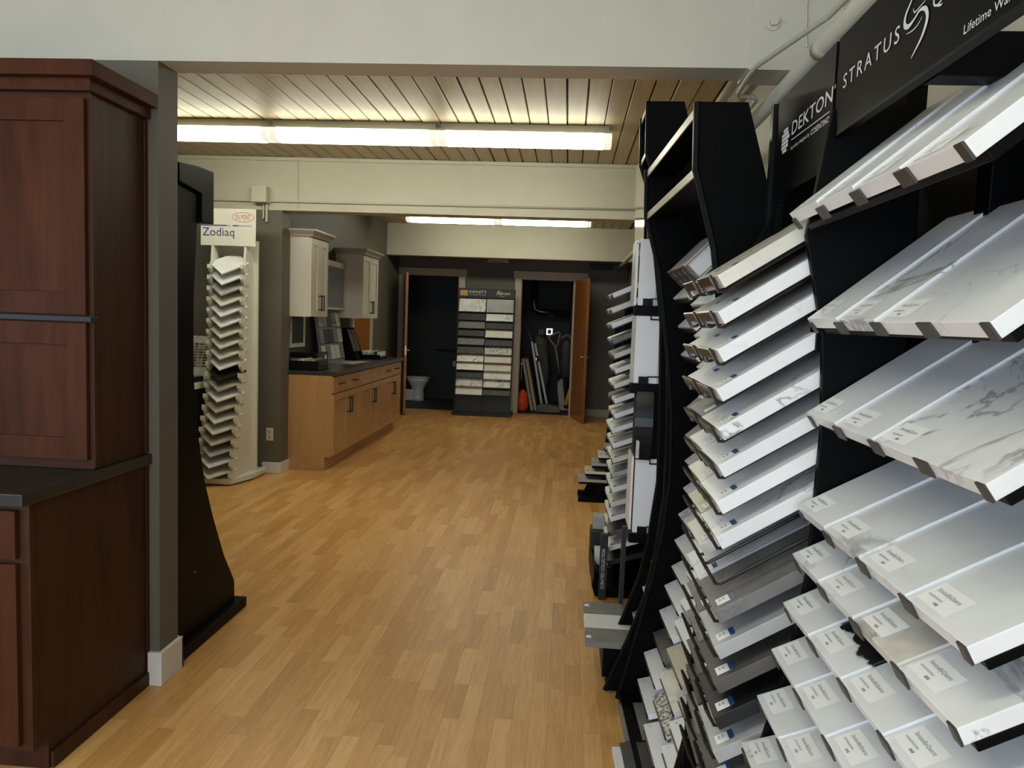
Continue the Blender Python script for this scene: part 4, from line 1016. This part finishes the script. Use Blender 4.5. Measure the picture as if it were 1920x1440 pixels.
# ---------------------------------------------------------------- rack 4: narrow tall rack
r4 = thing('slab_rack', 'narrow tall black rack on the right, highest six-sided head', 'rack', (.5, 3.1, 0))
PROF4 = [(.212, .02), (.30, .25), (.355, .42), (.385, .585), (.411, .83), (.407, 1.07), (.39, 1.5), (.34, 1.85), (.296, 2.076), (.274, 2.14), (.268, 2.33)]
poly = PROF4 + [(.400, 2.331), (.45, 2.16), (.56, 1.8), (.80, 1.3), (.80, .02)]
for y0 in (2.955, 3.195):
    MB().prism(poly, 1, y0, y0 + .016).build('side_panel', 'black_gran', r4, .002)
    MB().tube([(x - .002, y0 + .008, z) for x, z in PROF4], .010, 6).build('rim', 'black_mel', r4)
for z, x in ((2.318, .268), (2.150, .274)):
    B(x, x + .10, 2.971, 3.195, z - .010, z + .004).build('crossbar', 'black_gran', r4)
    B(x - .004, x, 2.971, 3.195, z - .010, z + .008).build('crossbar_edge', 'edge_tan', r4)
B(.74, .76, 2.971, 3.195, .02, 1.35).build('back_panel', 'black_mel', r4)
R4M = ['st_cream', 'st_white', 'st_taupe', 'st_beige', 'st_white', 'st_grey', 'st_cream', 'st_granite', 'st_cream']
for i, mt in enumerate(R4M):
    z = 1.05 - i * .115; x = prof_x(PROF4, z) + .035
    o = slab('stone_sample', mt, (x, 3.083, z), .20, .27, .02, RD(34 - i * 1.5), 0, f'{LOOK[mt]} slab in {rowname(i)} of narrow tall rack', 'slabs on the narrow rack')
lw = thing('striped_sample', 'low sample board of grey, white and grey strips on black foot', 'sample board', (.27, 3.2, 0))
for k, (a, b_, mt) in enumerate(((3.30, 3.445, 'st_grey'), (3.145, 3.30, 'st_plain'), (2.995, 3.145, 'st_grey'))):
    B(.125, .45, a + .0005, b_ - .0005, .178, .20).build('strip', mt, lw, .001)
B(.20, .46, 3.03, 3.40, .04, .177).build('foot', 'black_mel', lw, .004)
for y in (3.06, 3.36): MB().tube([(.235, y - .012, .022), (.235, y + .012, .022)], .021, 12).build('caster', 'black_gloss', lw)
for y, bd_ in ((3.40, 'TR'), (3.20, 'l'), (3.05, 'H')):
    B(.130, .150, y - .013, y + .013, .2002, .2006).build('sticker', 'sticker_white' if bd_ != 'l' else 'st_plain', lw)

# ---------------------------------------------------------------- rack 5: tower of large upright boards
r5 = thing('board_tower', 'black tower of large upright white sample boards behind narrow rack', 'rack', (.45, 3.58, 0))
B(.345, .75, 3.375, 3.80, .52, 2.25).build('core', 'black_mel', r5)
B(.29, .31, 3.455, 3.485, 0, .56).build('post', 'charcoal', r5); B(.29, .75, 3.455, 3.80, 0, .03).build('foot', 'black_mel', r5)
hs = MB().prism([(.310, 1.86), (.322, 1.86), (.310, 2.25), (.298, 2.25)], 1, 3.34, 3.80).build('header_plate', 'mirror_panel', r5)
for k, (z0, z1, mt) in enumerate(((1.575, 1.862, 'st_plain'), (1.235, 1.535, 'st_lightgrey'), (.565, .90, 'st_plain'))):
    x0, x1 = (.300, .392) if k == 0 else ((.298, .418) if k == 1 else (.325, .455))
    yb_ = 3.372 if k < 2 else 3.372
    o = MB().prism([(x0, yb_ - .02), (x1 - .02, yb_ - .02), (x1 + .012, yb_ - .004), (x1 + .012, yb_), (x0, yb_)], 2, z0, z1).build('display_board', ('st_plain', 'st_white', 'st_plain')[k], bevel=.001)
    tag(o, f'white upright board facing the camera on the black tower, {("topmost", "middle", "lowest")[k]}', 'stone sample', 'boards on the black tower')
    o2 = B((.287, .300, .312)[k], (.297, .310, .322)[k], 3.402, 3.60, z0 - .0, z1).build('display_board', ('st_veined', 'st_white', 'st_plain')[k], bevel=.001)
    tag(o2, f'pale upright board facing the aisle on the black tower, {("topmost", "middle", "lowest")[k]}', 'stone sample', 'boards on the black tower')
    B(x0 - .015, x1 + .02, 3.34, 3.40, z0 - .045, z0 - .001).build('shelf', 'black_mel', r5, .003)
    MB().tube([(x0 + .06, 3.348, z0 - .03), (x0 + .06, 3.345, z0 + .03), (x1 + .015, 3.345, z0 + .03), (x1 + .02, 3.36, z0 - .03)], .004, 6).build('clip_wire', 'wire_black', r5)
    B(x0 + .02, x0 + .062, 3.342, 3.350, z0 - .005, z0 + .03).build('clip', 'black_gloss', r5)
    if k: MB().tube([(x0 + .06, 3.348, z1 + .03), (x0 + .06, 3.345, z1 - .02), (x1 + .015, 3.345, z1 - .02), (x1 + .02, 3.36, z1 + .03)], .004, 6).build('clip_wire', 'wire_black', r5)
B(.33, .46, 3.345, 3.373, .915, 1.215).build('pocket', 'black_gloss', r5, .004)
hg = thing('brochure_pocket', 'curved glossy black leaflet holder between the tower boards', 'holder', (.36, 3.33, .92))
vs = []; nk = 9
for k in range(nk):
    z = .90 + .30 * k / (nk - 1); bul = .03 * math.sin(math.pi * k / (nk - 1))
    vs += [(.315 - bul * .3, 3.325 - bul, z), (.385, 3.318 - bul, z), (.385, 3.34, z), (.315, 3.34, z)]
fs = [(4 * k + a, 4 * k + (a + 1) % 4, 4 * k + 4 + (a + 1) % 4, 4 * k + 4 + a) for k in range(nk - 1) for a in range(4)] + [(0, 1, 2, 3), tuple(4 * (nk - 1) + a for a in range(4))]
MB().add(vs, fs).build('shell', 'black_gloss', hg, smooth=False)
B(.318, .332, 3.30, 3.318, .91, 1.05).build('leaflet', 'paper', hg)

# ---------------------------------------------------------------- rack 6: long slabs, two a row
G6 = 'slabs on the rack beyond the tower'
r6 = thing('slab_rack', 'black slab rack beyond the board tower with many tilted slabs', 'rack', (.55, 4.3, 0))
MB().prism([(.33, .03), (.33, 1.60), (.45, 1.75), (.60, 1.75), (.60, .03)], 1, 4.52, 4.535).build('side_panel', 'black_mel', r6)
B(.56, .60, 4.08, 4.52, .03, 1.8).build('back_panel', 'black_mel', r6)
MB().prism([(.21, .0), (.80, .0), (.80, .03), (.24, .06), (.20, .12), (.19, .06)], 1, 4.06, 4.55).build('base', 'black_mel', r6, .004)
cp = B(.225, .265, 4.02, 4.055, .0, .36).build('name_post', 'charcoal', r6)
put_text(text_mesh('CURATED COLLECTION', 'sign_ink', height=.018, width=.22), cp, loc_of(cp, frame((.252, 4.0185, .06), (0, 0, 1), (-1, 0, 0))))
for k, (x0, w_, z) in enumerate(((.20, .10, .33), (.215, .07, .155))):
    pass
ROWS6 = [1.653 - .0813 * k for k in range(19)]
XS6 = [.229, .226, .230, .240, .250, .259, .257, .261, .265, .256, .264, .268, .269, .270, .268, .269, .270, .270, .274]
M6 = ['st_plain', 'st_cream', 'st_plain', 'st_grey', 'st_marbled', 'st_plain', 'st_cream', 'st_plain', 'st_plain', 'st_plain', 'st_plain', 'st_cream', 'st_lightgrey', 'st_plain', 'st_cream', 'st_white', 'st_taupe', 'st_plain', 'st_black']
for i, z in enumerate(ROWS6):
    tr_ = RD(24 - .35 * i); T6 = .026
    for k in range(2):
        mt = M6[i] if k == 0 else M6[(i * 5 + 2) % 19]
        y = 4.20 + k * .21
        o = slab('stone_sample', mt, (XS6[i] + T6 * math.sin(tr_) - .006 * k, y, z - T6 * math.cos(tr_)), .195, .30, T6, tr_, 0,
                 f'{LOOK[mt]} slab in {rowname(i)} of rack beyond board tower, {"near" if k == 0 else "far"} column', G6)
        on_slab(o, TI, .02, -.06, T6 + .001); sticker(o, .015, -.085, .018, .018, T6, 'ink')
        M = WORLD[o.name]
        q = MB().box(-.006, -.001, -.07, .07, -.006, T6 * .75).box(-.006, .24, -.07, -.055, -.007, -.001).box(-.006, .24, .055, .07, -.007, -.001); q.v = [tuple(M @ Vector(p)) for p in q.v]
        q.build('shelf_lip', 'wire_black', r6)
# small stepped samples by its foot
for k, (x0, x1, y0, y1, z0, z1, mt, nm) in enumerate(((.205, .30, 4.56, 4.66, .30, .318, 'st_lightgrey', 'upper pale block by foot of rack beyond tower'), (.215, .30, 4.40, 4.50, .13, .155, 'st_plain', 'lower pale block by foot of rack beyond tower'))):
    o = B(x0, x1, y0, y1, z0 - .06, z1).build('sample_block', mt, bevel=.002); tag(o, nm, 'stone sample', 'small sample blocks')
o = MB().box(.19, .33, 4.555, 4.70, 0, .24).box(.19, .33, 4.39, 4.555, 0, .07).build('plinth', 'charcoal', bevel=.02); tag(o, 'dark plinth under pale blocks beside the rack beyond tower', 'plinth')

# ---------------------------------------------------------------- rack 7: low stepped display farther on
r7 = thing('step_rack', 'black stepped rack low on the right farther down the aisle', 'rack', (.45, 6.35, 0))
B(.145, .80, 6.25, 6.32, .0, .04).build('foot', 'black_mel', r7); B(.145, .80, 6.48, 6.55, .0, .04).build('foot', 'black_mel', r7)
MB().prism([(.20, .04), (.36, .42), (.40, .9), (.40, 1.5), (.8, 1.5), (.8, .04)], 1, 6.52, 6.535).build('side_panel', 'black_mel', r7)
MB().prism([(.27, .04), (.42, .42), (.45, .42), (.32, .04)], 1, 6.27, 6.29).build('brace', 'black_mel', r7)
for k in range(5):
    z = .190 + .070 * k; x = .142 + .052 * k
    mt = ('st_lightgrey', 'st_cream', 'st_lightgrey', 'st_cream', 'st_lightgrey')[k]
    o = B(x, x + .30, 6.26, 6.51, z - .022, z).build('stone_sample', mt, bevel=.001); tag(o, f'{LOOK[mt]} slab on low stepped rack farther on, {("lowest", "second from bottom", "third from bottom", "fourth from bottom", "highest")[k]} step', 'stone sample', 'slabs on the stepped rack')
    B(x + .004, x + .30, 6.262, 6.508, z - .040, z - .0225).build('tray', 'black_mel', r7)
    B(x + .01, x + .03, 6.27, 6.29, z, z + .0006).build('sticker', 'ink', o)
    B(x + .20, x + .24, 6.30, 6.34, .04 if False else max(.04, z - .11), z - .04).build('support', 'black_mel', r7)
